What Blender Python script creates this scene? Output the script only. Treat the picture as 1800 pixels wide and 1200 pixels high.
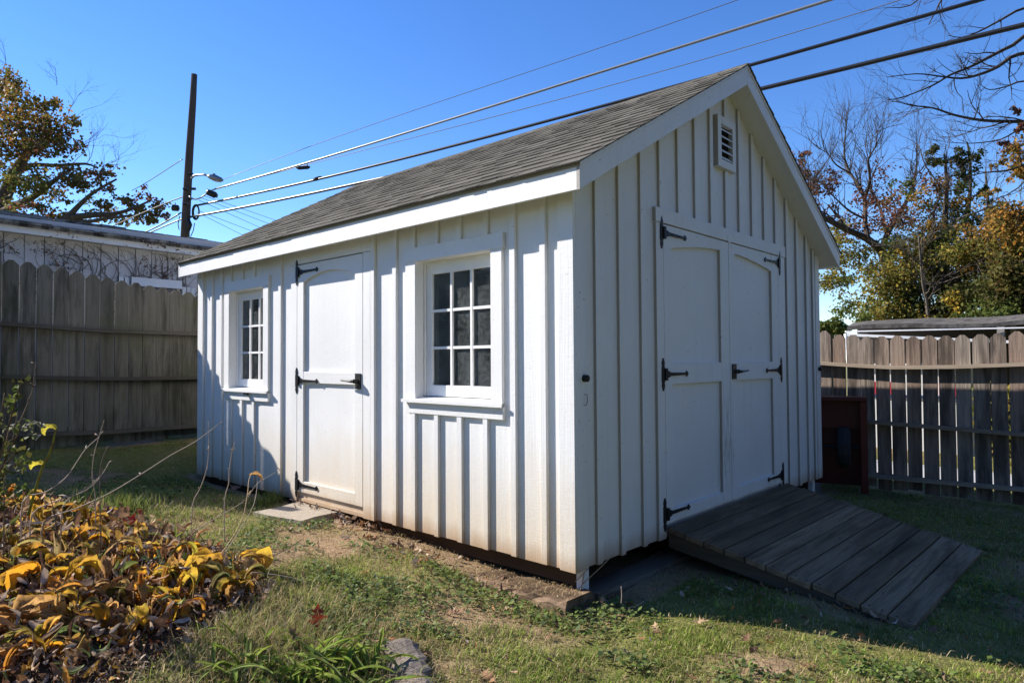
import bpy, math, random
import numpy as np
from mathutils import Matrix, Vector

for o in list(bpy.data.objects):
    bpy.data.objects.remove(o)
S = bpy.context.scene
C = S.collection
rnd = random.Random(7)
NP = np.random.default_rng(11)

# ------------------------------------------------------------------ camera
CAM = np.array([-2.9628, -2.2692, 1.16])
YAW, PITCH, ROLL, FPX = 0.8266, 0.0276, -0.0061, 1181.265
_cy, _sy, _cp, _sp = math.cos(YAW), math.sin(YAW), math.cos(PITCH), math.sin(PITCH)
FWD = np.array([_sy * _cp, _cy * _cp, _sp])
_r0 = np.array([_cy, -_sy, 0.0])
_u0 = np.cross(_r0, FWD)
RGT = _r0 * math.cos(ROLL) + _u0 * math.sin(ROLL)
UPV = -_r0 * math.sin(ROLL) + _u0 * math.cos(ROLL)
cam_data = bpy.data.cameras.new('camera')
cam = bpy.data.objects.new('camera', cam_data)
C.objects.link(cam)
cam.matrix_world = Matrix(((RGT[0], UPV[0], -FWD[0], CAM[0]), (RGT[1], UPV[1], -FWD[1], CAM[1]),
                           (RGT[2], UPV[2], -FWD[2], CAM[2]), (0, 0, 0, 1)))
cam_data.sensor_width = 36.0
cam_data.lens = 36.0 * FPX / 1800.0
cam_data.clip_start = 0.05
cam_data.clip_end = 3000.0
S.camera = cam

# ------------------------------------------------------------------ light
SUN_TO = Vector((-1.0, 2.4, 1.66)).normalized()          # towards the sun
SUN_EL = math.asin(SUN_TO.z)
SUN_AZ = math.atan2(SUN_TO.x, SUN_TO.y)                   # from +Y towards +X
world = bpy.data.worlds.new('World')
S.world = world
world.use_nodes = True
wn = world.node_tree.nodes
wl = world.node_tree.links
bg = wn['Background']
sky = wn.new('ShaderNodeTexSky')
sky.sky_type = 'NISHITA'
sky.sun_disc = False
sky.sun_elevation = SUN_EL
sky.sun_rotation = SUN_AZ
sky.altitude = 100.0
sky.air_density = 1.0
sky.dust_density = 0.0
sky.ozone_density = 4.0
hs = wn.new('ShaderNodeHueSaturation')
hs.inputs['Saturation'].default_value = 1.22
hs.inputs['Hue'].default_value = .512
wl.new(sky.outputs[0], hs.inputs['Color'])
wl.new(hs.outputs[0], bg.inputs[0])
bg.inputs[1].default_value = 0.098
sun_d = bpy.data.lights.new('sun', 'SUN')
sun_d.energy = 4.3
sun_d.angle = math.radians(0.5)
sun_d.color = (1.0, 0.94, 0.86)
sun = bpy.data.objects.new('sun', sun_d)
C.objects.link(sun)
sun.location = (-20, 50, 40)
sun.rotation_euler = SUN_TO.to_track_quat('Z', 'Y').to_euler()
S.view_settings.view_transform = 'Standard'
S.view_settings.look = 'None'
S.view_settings.gamma = 1.0
S.view_settings.use_curve_mapping = False
S.view_settings.exposure = 1.2
S.render.engine = 'CYCLES'
S.cycles.max_bounces = 8
S.cycles.transparent_max_bounces = 12

# ------------------------------------------------------------------ terrain
_G = np.array([
    (-6, 6.1, .42), (-3, 6.1, .33), (-1.5, 6.1, .28), (0.5, 6.1, .24), (5.4, 6.2, .0),
    (-3.4, 4.5, .33), (-2, 4.6, .20), (-1, 4.6, .08), (0, 4.9, -.03), (0, 3.6, -.045),
    (-1.2, 3, .12), (-2.4, 3, .24), (-3.6, 2, .2),
    (0, 2.4, -.06), (-.1, 1.6, -.08), (-.6, 2.4, -.03), (-.35, 1.0, -.11), (-.2, .1, -.19), (.6, -.3, -.17), (.5, -.95, -.16),
    (-.9, 0, -.155), (-1.2, -.2, -.16), (-2.3, 1.3, .04), (-1.7, .9, -.02), (-1.5, 1.8, .05), (-3, 0, -.05),
    (-3, -2.3, -.18), (.6, -1.9, -.20), (1.0, -1.5, -.235), (2.0, -1.58, -.262), (3.0, -1.55, -.262), (3.9, -1.2, -.24), (4.86, -1, -.24), (4.5, .3, -.21),
    (4.86, 2.5, -.18), (2, 2.5, -.12), (1.5, -4, -.30), (6, -4, -.34),
    (8, -1, -.45), (12, 0, -.7), (14, 7, -.75), (10, 9, -.4), (0, 9, .3), (-5, 12, .45), (6, 14, .1)])
_d = np.hypot(_G[:, None, 0] - _G[None, :, 0], _G[:, None, 1] - _G[None, :, 1])
_A = np.sqrt(_d ** 2 + 0.6 ** 2)
_n = len(_G)
_M = np.zeros((_n + 3, _n + 3))
_M[:_n, :_n] = _A
_M[:_n, _n] = 1; _M[_n, :_n] = 1
_M[:_n, _n + 1:] = _G[:, :2]; _M[_n + 1:, :_n] = _G[:, :2].T
_W = np.linalg.solve(_M, np.r_[_G[:, 2], 0, 0, 0])


def ghv(x, y):
    x = np.asarray(x, float); y = np.asarray(y, float)
    xc = np.clip(x, -7, 14); yc = np.clip(y, -5, 13)
    out = _W[_n] + _W[_n + 1] * xc + _W[_n + 2] * yc
    for k in range(_n):
        out = out + _W[k] * np.sqrt((xc - _G[k, 0]) ** 2 + (yc - _G[k, 1]) ** 2 + 0.36)
    return out


def gh(x, y):
    return float(ghv(x, y))


def ray(px, py):
    return FWD + RGT * ((px - 900) / FPX) - UPV * ((py - 600) / FPX)


def PX(px, py, d):                                         # a point at depth d seen at that place of the photograph
    return CAM + ray(px, py) * d


def G(px, py, dz=0.0):                                     # where that line of sight meets the ground
    r = ray(px, py)
    t = 3.0
    for _ in range(60):
        p = CAM + r * t
        e = p[2] - gh(p[0], p[1]) - dz
        t += e / max(0.08, -r[2]) * 0.6
        t = min(max(t, 0.5), 60)
    p = CAM + r * t
    return np.array([p[0], p[1], gh(p[0], p[1]) + dz])


_LAT = NP.random((256, 256))


def vnoise(x, y, s):
    x = np.asarray(x, float) * s + 91.3; y = np.asarray(y, float) * s + 47.7
    xi = np.floor(x).astype(int); yi = np.floor(y).astype(int)
    fx = x - xi; fy = y - yi
    fx = fx * fx * (3 - 2 * fx); fy = fy * fy * (3 - 2 * fy)
    a = _LAT[xi % 256, yi % 256]; b = _LAT[(xi + 1) % 256, yi % 256]
    c = _LAT[xi % 256, (yi + 1) % 256]; d = _LAT[(xi + 1) % 256, (yi + 1) % 256]
    return (a * (1 - fx) + b * fx) * (1 - fy) + (c * (1 - fx) + d * fx) * fy


# ------------------------------------------------------------------ object helpers
def tag(o, label=None, cat=None, group=None, kind=None):
    if label: o['label'] = label
    if cat: o['category'] = cat
    if group: o['group'] = group
    if kind: o['kind'] = kind
    return o


def empty(name, loc, label, cat, group=None):
    o = bpy.data.objects.new(name, None)
    C.objects.link(o)
    o.location = tuple(float(v) for v in loc)
    o.empty_display_size = 0.1
    return tag(o, label, cat, group)


def adopt(o, parent):
    if parent is not None:
        o.parent = parent
        m = Matrix.Identity(4)
        p = parent
        loc = Vector((0, 0, 0))
        while p is not None:
            loc += p.location
            p = p.parent
        if parent.parent is None:
            o.matrix_parent_inverse = Matrix.Translation(-parent.location)
    return o


class MB:
    def __init__(s):
        s.v = []; s.f = []

    def add(s, vs, fs):
        b = len(s.v)
        s.v += [tuple(map(float, p)) for p in vs]
        s.f += [tuple(i + b for i in f) for f in fs]

    def box(s, x0, x1, y0, y1, z0, z1):
        s.add([(x0, y0, z0), (x1, y0, z0), (x1, y1, z0), (x0, y1, z0), (x0, y0, z1), (x1, y0, z1), (x1, y1, z1), (x0, y1, z1)],
              [(0, 3, 2, 1), (4, 5, 6, 7), (0, 1, 5, 4), (1, 2, 6, 5), (2, 3, 7, 6), (3, 0, 4, 7)])

    def hexa(s, p):                                        # eight corners, bottom ring then top ring
        s.add(p, [(0, 3, 2, 1), (4, 5, 6, 7), (0, 1, 5, 4), (1, 2, 6, 5), (2, 3, 7, 6), (3, 0, 4, 7)])

    def prism(s, poly, fn, d0, d1):                        # polygon in 2D, fn(u, v, d) -> point
        n = len(poly)
        vs = [fn(u, v, d0) for u, v in poly] + [fn(u, v, d1) for u, v in poly]
        fs = [tuple(range(n - 1, -1, -1)), tuple(range(n, 2 * n))]
        fs += [(i, (i + 1) % n, n + (i + 1) % n, n + i) for i in range(n)]
        s.add(vs, fs)

    def tube(s, pts, rad, n=6, cap=True):
        pts = [np.asarray(p, float) for p in pts]
        if not hasattr(rad, '__len__'): rad = [rad] * len(pts)
        ref = None
        rings = []
        for i, p in enumerate(pts):
            t = pts[min(i + 1, len(pts) - 1)] - pts[max(i - 1, 0)]
            t = t / (np.linalg.norm(t) + 1e-12)
            if ref is None:
                ref = np.array([0, 0, 1.0]) if abs(t[2]) < .9 else np.array([1.0, 0, 0])
            a = ref - t * (ref @ t)
            a = a / (np.linalg.norm(a) + 1e-12)
            b = np.cross(t, a)
            ref = a
            rings.append([p + rad[i] * (a * math.cos(2 * math.pi * k / n) + b * math.sin(2 * math.pi * k / n)) for k in range(n)])
        vs = [q for r in rings for q in r]
        fs = []
        for i in range(len(pts) - 1):
            for k in range(n):
                fs.append((i * n + k, i * n + (k + 1) % n, (i + 1) * n + (k + 1) % n, (i + 1) * n + k))
        if cap:
            fs.append(tuple(range(n - 1, -1, -1)))
            fs.append(tuple((len(pts) - 1) * n + k for k in range(n)))
        s.add(vs, fs)

    def ball(s, c, rx, ry, rz, nu=10, nv=6, jit=0):
        vs = []
        fs = []
        for j in range(nv + 1):
            th = math.pi * j / nv
            for i in range(nu):
                ph = 2 * math.pi * i / nu
                k = 1 + (rnd.random() - .5) * jit
                vs.append((c[0] + rx * k * math.sin(th) * math.cos(ph), c[1] + ry * k * math.sin(th) * math.sin(ph), c[2] + rz * k * math.cos(th)))
        for j in range(nv):
            for i in range(nu):
                fs.append((j * nu + i, (j + 1) * nu + i, (j + 1) * nu + (i + 1) % nu, j * nu + (i + 1) % nu))
        s.add(vs, fs)

    def build(s, name, mat, parent=None, smooth=False, bevel=0):
        me = bpy.data.meshes.new(name)
        me.from_pydata(s.v, [], s.f)
        me.update()
        if smooth:
            me.polygons.foreach_set('use_smooth', [True] * len(me.polygons))
        if mat: me.materials.append(mat)
        o = bpy.data.objects.new(name, me)
        C.objects.link(o)
        adopt(o, parent)
        if bevel:
            b = o.modifiers.new('edge', 'BEVEL')
            b.width = bevel; b.segments = 1; b.limit_method = 'ANGLE'
        return o


def bx(name, mat, parent, *a, bevel=0):
    m = MB(); m.box(*a)
    return m.build(name, mat, parent, bevel=bevel)


def npmesh(name, V, F, mat, parent=None, col=None, smooth=False):
    """V (n,3), F (m,k) with k equal for all, col (n,3) as a colour attribute"""
    me = bpy.data.meshes.new(name)
    V = np.ascontiguousarray(V, np.float32); F = np.ascontiguousarray(F, np.int32)
    m, k = F.shape
    me.vertices.add(len(V)); me.vertices.foreach_set('co', V.ravel())
    me.loops.add(m * k); me.loops.foreach_set('vertex_index', F.ravel())
    me.polygons.add(m)
    me.polygons.foreach_set('loop_start', np.arange(0, m * k, k, dtype=np.int32))
    me.polygons.foreach_set('loop_total', np.full(m, k, np.int32))
    if smooth: me.polygons.foreach_set('use_smooth', np.ones(m, bool))
    me.update(calc_edges=True)
    if col is not None:
        at = me.color_attributes.new('col', 'FLOAT_COLOR', 'POINT')
        c4 = np.ones((len(V), 4), np.float32); c4[:, :3] = col
        at.data.foreach_set('color', c4.ravel())
    if mat: me.materials.append(mat)
    o = bpy.data.objects.new(name, me)
    C.objects.link(o)
    return adopt(o, parent)


# ------------------------------------------------------------------ material helpers
class NT:
    def __init__(s, name):
        s.m = bpy.data.materials.new(name)
        s.m.use_nodes = True
        s.t = s.m.node_tree
        s.b = s.t.nodes['Principled BSDF']
        s.out = s.t.nodes['Material Output']
        s.b.inputs['Specular IOR Level'].default_value = 0.3
        s._pos = None

    def n(s, typ, **kw):
        nd = s.t.nodes.new(typ)
        for k, v in kw.items(): setattr(nd, k, v)
        return nd

    def l(s, a, b):
        s.t.links.new(a, b)

    def pos(s, scale=(1, 1, 1)):
        if s._pos is None:
            s._pos = s.n('ShaderNodeNewGeometry').outputs['Position']
        if scale == (1, 1, 1): return s._pos
        mp = s.n('ShaderNodeMapping'); mp.inputs['Scale'].default_value = scale
        s.l(s._pos, mp.inputs['Vector'])
        return mp.outputs[0]

    def noise(s, scale, detail=4, rough=.55, vec=None, dist=0):
        nd = s.n('ShaderNodeTexNoise')
        nd.inputs['Scale'].default_value = scale; nd.inputs['Detail'].default_value = detail
        nd.inputs['Roughness'].default_value = rough; nd.inputs['Distortion'].default_value = dist
        s.l(vec if vec is not None else s.pos(), nd.inputs['Vector'])
        return nd.outputs['Fac']

    def ramp(s, fac, stops):
        r = s.n('ShaderNodeValToRGB')
        e = r.color_ramp.elements
        while len(e) < len(stops): e.new(0.5)
        for i, (p, c) in enumerate(stops):
            e[i].position = p
            e[i].color = (c, c, c, 1) if not hasattr(c, '__len__') else (*c, 1)
        s.l(fac, r.inputs[0])
        return r.outputs[0]

    def mix(s, a, b, fac, mode='MIX'):
        m = s.n('ShaderNodeMix', data_type='RGBA', blend_type=mode)
        for sock, v in ((m.inputs[0], fac), (m.inputs[6], a), (m.inputs[7], b)):
            if hasattr(v, 'is_linked') or hasattr(v, 'links'): s.l(v, sock)
            elif hasattr(v, '__len__'): sock.default_value = (*v, 1)
            else: sock.default_value = v
        return m.outputs[2]

    def math(s, op, a, b=0.0, clamp=False):
        m = s.n('ShaderNodeMath', operation=op, use_clamp=clamp)
        for sock, v in ((m.inputs[0], a), (m.inputs[1], b)):
            if hasattr(v, 'links'): s.l(v, sock)
            else: sock.default_value = v
        return m.outputs[0]

    def maprange(s, v, a, b, c=0.0, d=1.0):
        m = s.n('ShaderNodeMapRange')
        s.l(v, m.inputs[0])
        for i, x in enumerate((a, b, c, d)): m.inputs[i + 1].default_value = x
        return m.outputs[0]

    def xyz(s):
        x = s.n('ShaderNodeSeparateXYZ'); s.l(s.pos(), x.inputs[0])
        return x.outputs

    def rand(s):
        return s.n('ShaderNodeObjectInfo').outputs['Random']

    def bump(s, h, strength=.3, dist=.01):
        b = s.n('ShaderNodeBump')
        b.inputs['Strength'].default_value = strength; b.inputs['Distance'].default_value = dist
        s.l(h, b.inputs['Height']); s.l(b.outputs[0], s.b.inputs['Normal'])

    def fin(s, col, rough=.8):
        if hasattr(col, 'links'): s.l(col, s.b.inputs['Base Color'])
        else: s.b.inputs['Base Color'].default_value = (*col, 1)
        if hasattr(rough, 'links'): s.l(rough, s.b.inputs['Roughness'])
        else: s.b.inputs['Roughness'].default_value = rough
        return s.m


def m_paint(name, base=(.77, .77, .765), stain=None, mildew=False, grime=.5):
    t = NT(name)
    big = t.noise(1.3, 5)
    col = t.mix(base, tuple(c * .90 for c in base), t.maprange(big, .4, .75))
    grain = t.noise(1, 5, .65, t.pos((90, 90, 2.2)))
    col = t.mix(col, (.66, .63, .58), t.math('MULTIPLY', t.maprange(grain, .52, .78), .55 * grime))
    streak = t.noise(1, 4, .6, t.pos((26, 26, .7)))
    col = t.mix(col, (.58, .56, .52), t.math('MULTIPLY', t.maprange(streak, .55, .8), .45 * grime))
    spots = t.noise(31, 2, .5)
    col = t.mix(col, (.36, .32, .28), t.math('MULTIPLY', t.maprange(spots, .69, .76), .7 * grime))
    r = t.rand()
    col = t.mix(col, (.70, .68, .64), t.math('MULTIPLY', r, .16))
    z = t.xyz()[2]
    if stain:
        s1 = t.noise(1, 4, .6, t.pos((5, 5, 1.2)))
        lim = t.math('ADD', z, t.math('MULTIPLY', s1, -.55))
        f = t.maprange(lim, .40, -.42)
        sp_ = t.noise(55, 3, .7)
        f = t.math('MULTIPLY', f, t.maprange(sp_, .3, .6, .75, 1.12))
        col = t.mix(col, (.60, .47, .29), t.math('MULTIPLY', f, stain))
        f2 = t.maprange(t.math('ADD', z, t.math('MULTIPLY', s1, -.12)), .05, -.06)
        col = t.mix(col, (.36, .21, .10), t.math('MULTIPLY', f2, .7))
    if mildew:
        x = t.xyz()[0]
        mx = t.math('MULTIPLY', t.maprange(x, 1.70, 1.80), t.maprange(x, 1.99, 1.92))
        mz = t.math('MULTIPLY', t.maprange(z, .12, .3), t.maprange(z, 1.05, .5))
        mn = t.noise(1, 6, .7, t.pos((40, 40, 5)))
        f = t.math('MULTIPLY', t.math('MULTIPLY', mx, mz), t.maprange(mn, .45, .68))
        col = t.mix(col, (.12, .11, .10), t.math('MULTIPLY', f, .75))
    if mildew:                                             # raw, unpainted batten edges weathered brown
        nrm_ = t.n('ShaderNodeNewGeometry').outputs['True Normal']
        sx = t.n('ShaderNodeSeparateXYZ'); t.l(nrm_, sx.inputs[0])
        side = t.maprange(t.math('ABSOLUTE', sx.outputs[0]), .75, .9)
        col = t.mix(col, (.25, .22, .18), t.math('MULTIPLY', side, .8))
    saw = t.noise(1, 4, .7, t.pos((18, 18, 160)))
    t.bump(t.math('ADD', t.math('MULTIPLY', grain, .7), t.math('MULTIPLY', saw, .6)), .45, .005)
    return t.fin(col, .55)


def m_wood(name, c0, c1, c2, axis='z', stain=(.05, .045, .04), rough=.85, bump=.5, green=0, rot=None, st=(.52, .75, .75)):
    t = NT(name)
    if rot is not None:
        t.pos(); mp_ = t.n('ShaderNodeMapping'); mp_.inputs['Rotation'].default_value = (0, 0, rot); t.l(t._pos, mp_.inputs['Vector']); t._pos = mp_.outputs[0]
    sc = {'z': (34, 34, 1.6), 'x': (1.6, 34, 34), 'y': (34, 1.6, 34)}[axis]
    g = t.noise(1, 6, .68, t.pos(sc), .4)
    col = t.mix(c0, c1, t.maprange(g, .35, .65))
    col = t.mix(col, c2, t.math('MULTIPLY', t.rand(), .8))
    t.b.inputs['Specular IOR Level'].default_value = 0.0
    sc2 = tuple((1.1 if v < 5 else 8.0) for v in sc)
    bl = t.noise(1, 5, .62, t.pos(sc2), .3)
    col = t.mix(col, stain, t.math('MULTIPLY', t.maprange(bl, st[0], st[1]), st[2]))
    if green:
        gr = t.noise(2.3, 4)
        col = t.mix(col, (.09, .10, .05), t.math('MULTIPLY', t.maprange(gr, .5, .7), green))
    fine = t.noise(1, 4, .75, t.pos(tuple(v * 4 for v in sc)))
    col = t.mix(col, tuple(v * .5 for v in c0), t.math('MULTIPLY', t.maprange(fine, .5, .75), .5))
    t.bump(t.math('ADD', g, t.math('MULTIPLY', fine, .5)), bump, .006)
    return t.fin(col, rough)


def m_plain(name, col, rough=.6, metal=0.0, var=.25, scale=8):
    t = NT(name)
    n = t.noise(scale, 4)
    c = t.mix(col, tuple(v * (1 - var) for v in col), n)
    c = t.mix(c, tuple(min(1, v * (1 + var)) for v in col), t.math('MULTIPLY', t.rand(), .6))
    t.b.inputs['Metallic'].default_value = metal
    t.bump(t.noise(scale * 9, 3), .15, .004)
    return t.fin(c, rough)


def m_leaf(name, rough=.55, trans=.35, spec=.25, vein=0.0, dirt=0.0):
    """colour from the mesh attribute: every leaf has its own pigment"""
    t = NT(name)
    a = t.n('ShaderNodeAttribute'); a.attribute_name = 'col'
    c = a.outputs['Color']
    if dirt:
        d = t.noise(38, 4, .6)
        c = t.mix(c, (.16, .09, .04), t.math('MULTIPLY', t.maprange(d, .5, .72), dirt))
    t.fin(c, rough)
    t.b.inputs['Specular IOR Level'].default_value = spec
    tr = t.n('ShaderNodeBsdfTranslucent'); t.l(c, tr.inputs[0])
    mx = t.n('ShaderNodeMixShader'); mx.inputs[0].default_value = trans
    t.l(t.b.outputs[0], mx.inputs[1]); t.l(tr.outputs[0], mx.inputs[2])
    t.l(mx.outputs[0], t.out.inputs[0])
    return t.m


WHITE = m_paint('white_paint')
WHITE_LONG = m_paint('white_paint_splashed', stain=.85)
WHITE_GABLE = m_paint('white_paint_gable', base=(.73, .74, .75), stain=.12, mildew=True, grime=1.1)
WHITE_TRIM = m_paint('white_paint_trim', base=(.78, .78, .775), grime=.4)
WHITE_SASH = m_paint('white_sash', base=(.84, .84, .84), grime=.2)
BLACK_IRON = m_plain('black_iron', (.018, .018, .020), .42, .3)
DARK_INT = m_plain('bare_interior_wood', (.10, .08, .06), .9)
# ================================================================== THE SETTING: ground
def bare_mask(x, y):
    """0 = full turf, 1 = bare soil; worn strip along the shed and random worn patches"""
    n = vnoise(x, y, 1.5) * .55 + vnoise(x, y, 4.3) * .3 + vnoise(x, y, 11) * .15
    b = np.clip((n - .56) * 4.5, 0, 1)
    d = np.where((y > -.3) & (y < 2.3), np.abs(x + .42 + .12 * np.sin(y * 3)), 9)
    b = np.maximum(b, np.clip(1.15 - d / .30, 0, 1) * np.clip(.25 + n, 0, 1))
    b = np.maximum(b, np.clip(1.2 - np.hypot(x + .55, y - .35) / .5, 0, 1) * .95)
    b = np.maximum(b, ((x > -.12) & (x < 4) & (y > -.28) & (y < 5)) * .9)                 # under the shed
    b = np.maximum(b, np.clip(1.1 - np.hypot((x - 2.7) / .75, (y + 1.75) / .38), 0, 1))     # worn at the ramp's foot
    b = np.maximum(b, ((x > .8) & (x < 3.1) & (y > -1.3) & (y < 0)) * .7)
    b = np.maximum(b, np.clip(1.2 - np.hypot((x + .1) / .3, (y - 1.8) / .7), 0, 1) * .6)
    return np.clip(b, 0, 1)


_BA, _BB = G(452, 1062), G(215, 1205)
_BN = np.array([-(_BB[1] - _BA[1]), _BB[0] - _BA[0]]); _BN = _BN / np.linalg.norm(_BN)


def bed_mask(x, y):
    """the raised plant bed on the left"""
    q = np.hypot((x + 2.15) / .95, (y - 1.55) / 1.55)
    q2 = np.hypot((x + 1.62) / .42, (y - 1.35) / .62)
    b = np.clip((1.15 - np.minimum(q, q2)) * 5, 0, 1)
    side = (x - _BA[0]) * _BN[0] + (y - _BA[1]) * _BN[1] + (vnoise(x, y, 6) - .5) * .12
    return b * np.clip(.5 - side * 9, 0, 1)


xs = np.unique(np.r_[np.linspace(-600, -20, 15), np.linspace(-20, -5, 16), np.arange(-5, 6.5, .06), np.linspace(6.5, 20, 20), np.linspace(20, 600, 15)])
ys = np.unique(np.r_[np.linspace(-600, -20, 15), np.linspace(-20, -3, 16), np.arange(-3, 7, .06), np.linspace(7, 20, 20), np.linspace(20, 600, 15)])
X, Y = np.meshgrid(xs, ys)
Zg = ghv(X, Y) + (vnoise(X, Y, 3) - .5) * .025 + (vnoise(X, Y, 9) - .5) * .012
Zg = np.where((X > .02) & (X < 3.9) & (Y > .05) & (Y < 4.85), np.minimum(Zg, -.1), Zg)
nx, ny = len(xs), len(ys)
V = np.stack([X.ravel(), Y.ravel(), Zg.ravel()], 1)
I = np.arange(nx * ny).reshape(ny, nx)
F = np.stack([I[:-1, :-1].ravel(), I[:-1, 1:].ravel(), I[1:, 1:].ravel(), I[1:, :-1].ravel()], 1)
B = bare_mask(V[:, 0], V[:, 1]); BD = bed_mask(V[:, 0], V[:, 1])
t = NT('lawn_soil')
at = t.n('ShaderNodeAttribute'); at.attribute_name = 'col'
sp = t.n('ShaderNodeSeparateColor'); t.l(at.outputs['Color'], sp.inputs[0])
n1 = t.noise(14, 6, .65); n2 = t.noise(90, 4, .7); n3 = t.noise(2.2, 4)
turf = t.mix((.13, .15, .04), (.26, .23, .085), t.maprange(n1, .35, .7))
turf = t.mix(turf, (.24, .19, .10), t.math('MULTIPLY', t.maprange(n3, .45, .75), .6))
soil = t.mix((.26, .175, .10), (.40, .28, .175), t.maprange(n1, .3, .7))
soil = t.mix(soil, (.12, .08, .05), t.math('MULTIPLY', t.maprange(n2, .5, .75), .7))
mulch = t.mix((.045, .030, .020), (.10, .066, .043), t.maprange(n2, .35, .7))
c = t.mix(turf, soil, sp.outputs[0])
c = t.mix(c, mulch, sp.outputs[1])
t.bump(t.math('ADD', n1, t.math('MULTIPLY', n2, .6)), .8, .02)
t.b.inputs['Specular IOR Level'].default_value = 0.0
M_GROUND = t.fin(c, .95)
ground = npmesh('ground', V, F, M_GROUND, col=np.stack([B, BD, 0 * B], 1), smooth=True)
tag(ground, kind='structure')

# ================================================================== THE SHED
L, W = 4.88, 3.9224
EAVE, RAKE = .161, .177
ZF = 2.048                     # underside of the eaves
SL = .56                       # roof slope
PR = .022                      # how far battens stand proud
shed = empty('garden_shed', (W / 2, L / 2, 0), 'white board and batten shed with grey shingle gable roof and black strap hinges', 'shed')


def wall_boxes(rect, holes):
    """split rectangle (u0,u1,v0,v1) into boxes around the holes"""
    us = sorted({rect[0], rect[1], *[v for h in holes for v in h[:2] if rect[0] < v < rect[1]]})
    out = []
    for a, b in zip(us[:-1], us[1:]):
        vs = [(rect[2], rect[3])]
        for h in holes:
            if h[0] < (a + b) / 2 < h[1]:
                nv = []
                for p, q in vs:
                    if h[2] > p: nv.append((p, min(q, h[2])))
                    if h[3] < q: nv.append((max(p, h[3]), q))
                vs = [k for k in nv if k[1] - k[0] > 1e-4]
        out += [(a, b, p, q) for p, q in vs]
    return out


WIN = [(.615, 1.345), (3.50, 4.19)]                # openings along the long wall
WZ = (.90, 1.838)
DOOR_Y = (1.81, 3.005)
holes = [(a - .0185, b + .0185, WZ[0] - .03, WZ[1] + .0185) for a, b in WIN]
m = MB()
for a, b, p, q in wall_boxes((.03, L - .03, .012, 2.2), holes): m.box(.024, .062, a, b, p, q)
long_wall = m.build('long_wall', DARK_INT, shed)
ZT = 2.13
pitch = .2365
bat = [.200, .4375, .667, .907, 1.133, 1.370, 1.578, 3.205, 3.69, 3.925, 4.16, 4.37, 4.587]
edges = [.03] + bat + [L - .03]
# boards, each with its own slightly uneven foot
for a, b in zip(edges[:-1], edges[1:]):
    segs = [(a + .0015, b - .0015)]
    if a < 2 < b: segs = [(a + .0015, 1.83), (2.99, b - .0015)]
    for s0, s1 in segs:
        zb = rnd.uniform(-.006, .006)
        for p, q, r_, s_ in wall_boxes((s0, s1, zb, ZT), holes): bx('board', WHITE_LONG, long_wall, 0, .0225, p, q, r_, s_)


def batten_long(y, z0, z1, w=.046):
    wv = w + rnd.uniform(-.003, .003); y += rnd.uniform(-.004, .004)
    bx('batten', WHITE_LONG, long_wall, -PR, -.0005, y - wv / 2, y + wv / 2, z0 + rnd.uniform(-.004, .004), z1, bevel=.0025)


for y in bat:
    inside = [w for w in WIN if w[0] - .09 < y < w[1] + .09]
    if inside:
        batten_long(y, 0, .800); batten_long(y, 1.937, ZT)
    else:
        batten_long(y, -.002, ZT)
# corner boards
bx('corner_board', WHITE_LONG, long_wall, -PR - .002, -.0005, -.0245, .088, -.004, 2.14, bevel=.003)
bx('corner_board', WHITE_LONG, long_wall, -PR - .002, -.0005, L - .10, L + .0245, -.004, 2.14, bevel=.003)

# back and right walls (plain boards with battens, seen only from elsewhere)
back = bx('back_wall', WHITE, shed, .0, W, L - .02, L, 0, 2.13)
right = bx('right_wall', WHITE, shed, W - .02, W, .0, L - .02, 0, 2.13)
for k in range(1, 20): bx('batten', WHITE, right, W + .0005, W + PR, k * .2365 - .02, k * .2365 + .026, 0, 2.13)
for k in range(1, 16): bx('batten', WHITE, back, k * .2425 - .05, k * .2425, L + .0005, L + PR, 0, 2.13)
m = MB(); m.prism([(0, 2.13), (W, 2.13), (W / 2, 2.13 + W / 2 * SL)], lambda u, v, d: (u, d, v), L - .02, L)
m.build('back_gable', WHITE, shed)

# gable wall
gt = lambda x: 2.16 + SL * min(x, W - x)          # top of the boards, hidden behind the rake boards
VENT = (1.797, 1.99, 2.66, 2.93)
m = MB()
m.prism([(.03, .012), (W - .03, .012), (W - .03, 2.15), (W / 2, 2.15 + SL * (W / 2 - .03)), (.03, 2.15)], lambda u, v, d: (u, d, v), .024, .06)
gable = m.build('gable_wall', DARK_INT, shed)
gb = [.212 + .2437 * k for k in range(15)]
gb[-1] = 3.625
gedges = [.03] + gb + [3.80 - .0, W - .03]
DD = (.90, 3.06, .085, 2.10)
for a, b in zip(gedges[:-1], gedges[1:]):
    zb = rnd.uniform(-.005, .006)
    segs = [(a + .0015, b - .0015)]
    if a < DD[0] < b: segs = [(a + .0015, .90)]
    if a < DD[1] < b: segs = [(3.055, b - .0015)]
    pieces = []
    if b <= DD[0] or a >= DD[1] or a < DD[0] < b or a < DD[1] < b:
        for s0, s1 in segs: pieces.append((s0, s1, zb))
        if a < DD[0] < b: pieces.append((.90, b - .0015, 2.06))
        if a < DD[1] < b: pieces.append((a + .0015, 3.055, 2.06))
    else:
        pieces.append((a + .0015, b - .0015, 2.06))
    for s0, s1, z0 in pieces:
        m = MB()
        pts = [(s0, z0), (s1, z0), (s1, gt(s1))]
        if s0 < W / 2 < s1: pts.append((W / 2, gt(W / 2)))
        pts.append((s0, gt(s0)))
        m.prism(pts, lambda u, v, d: (u, d, v), 0, .0225)
        m.build('board', WHITE_GABLE, gable)
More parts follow.
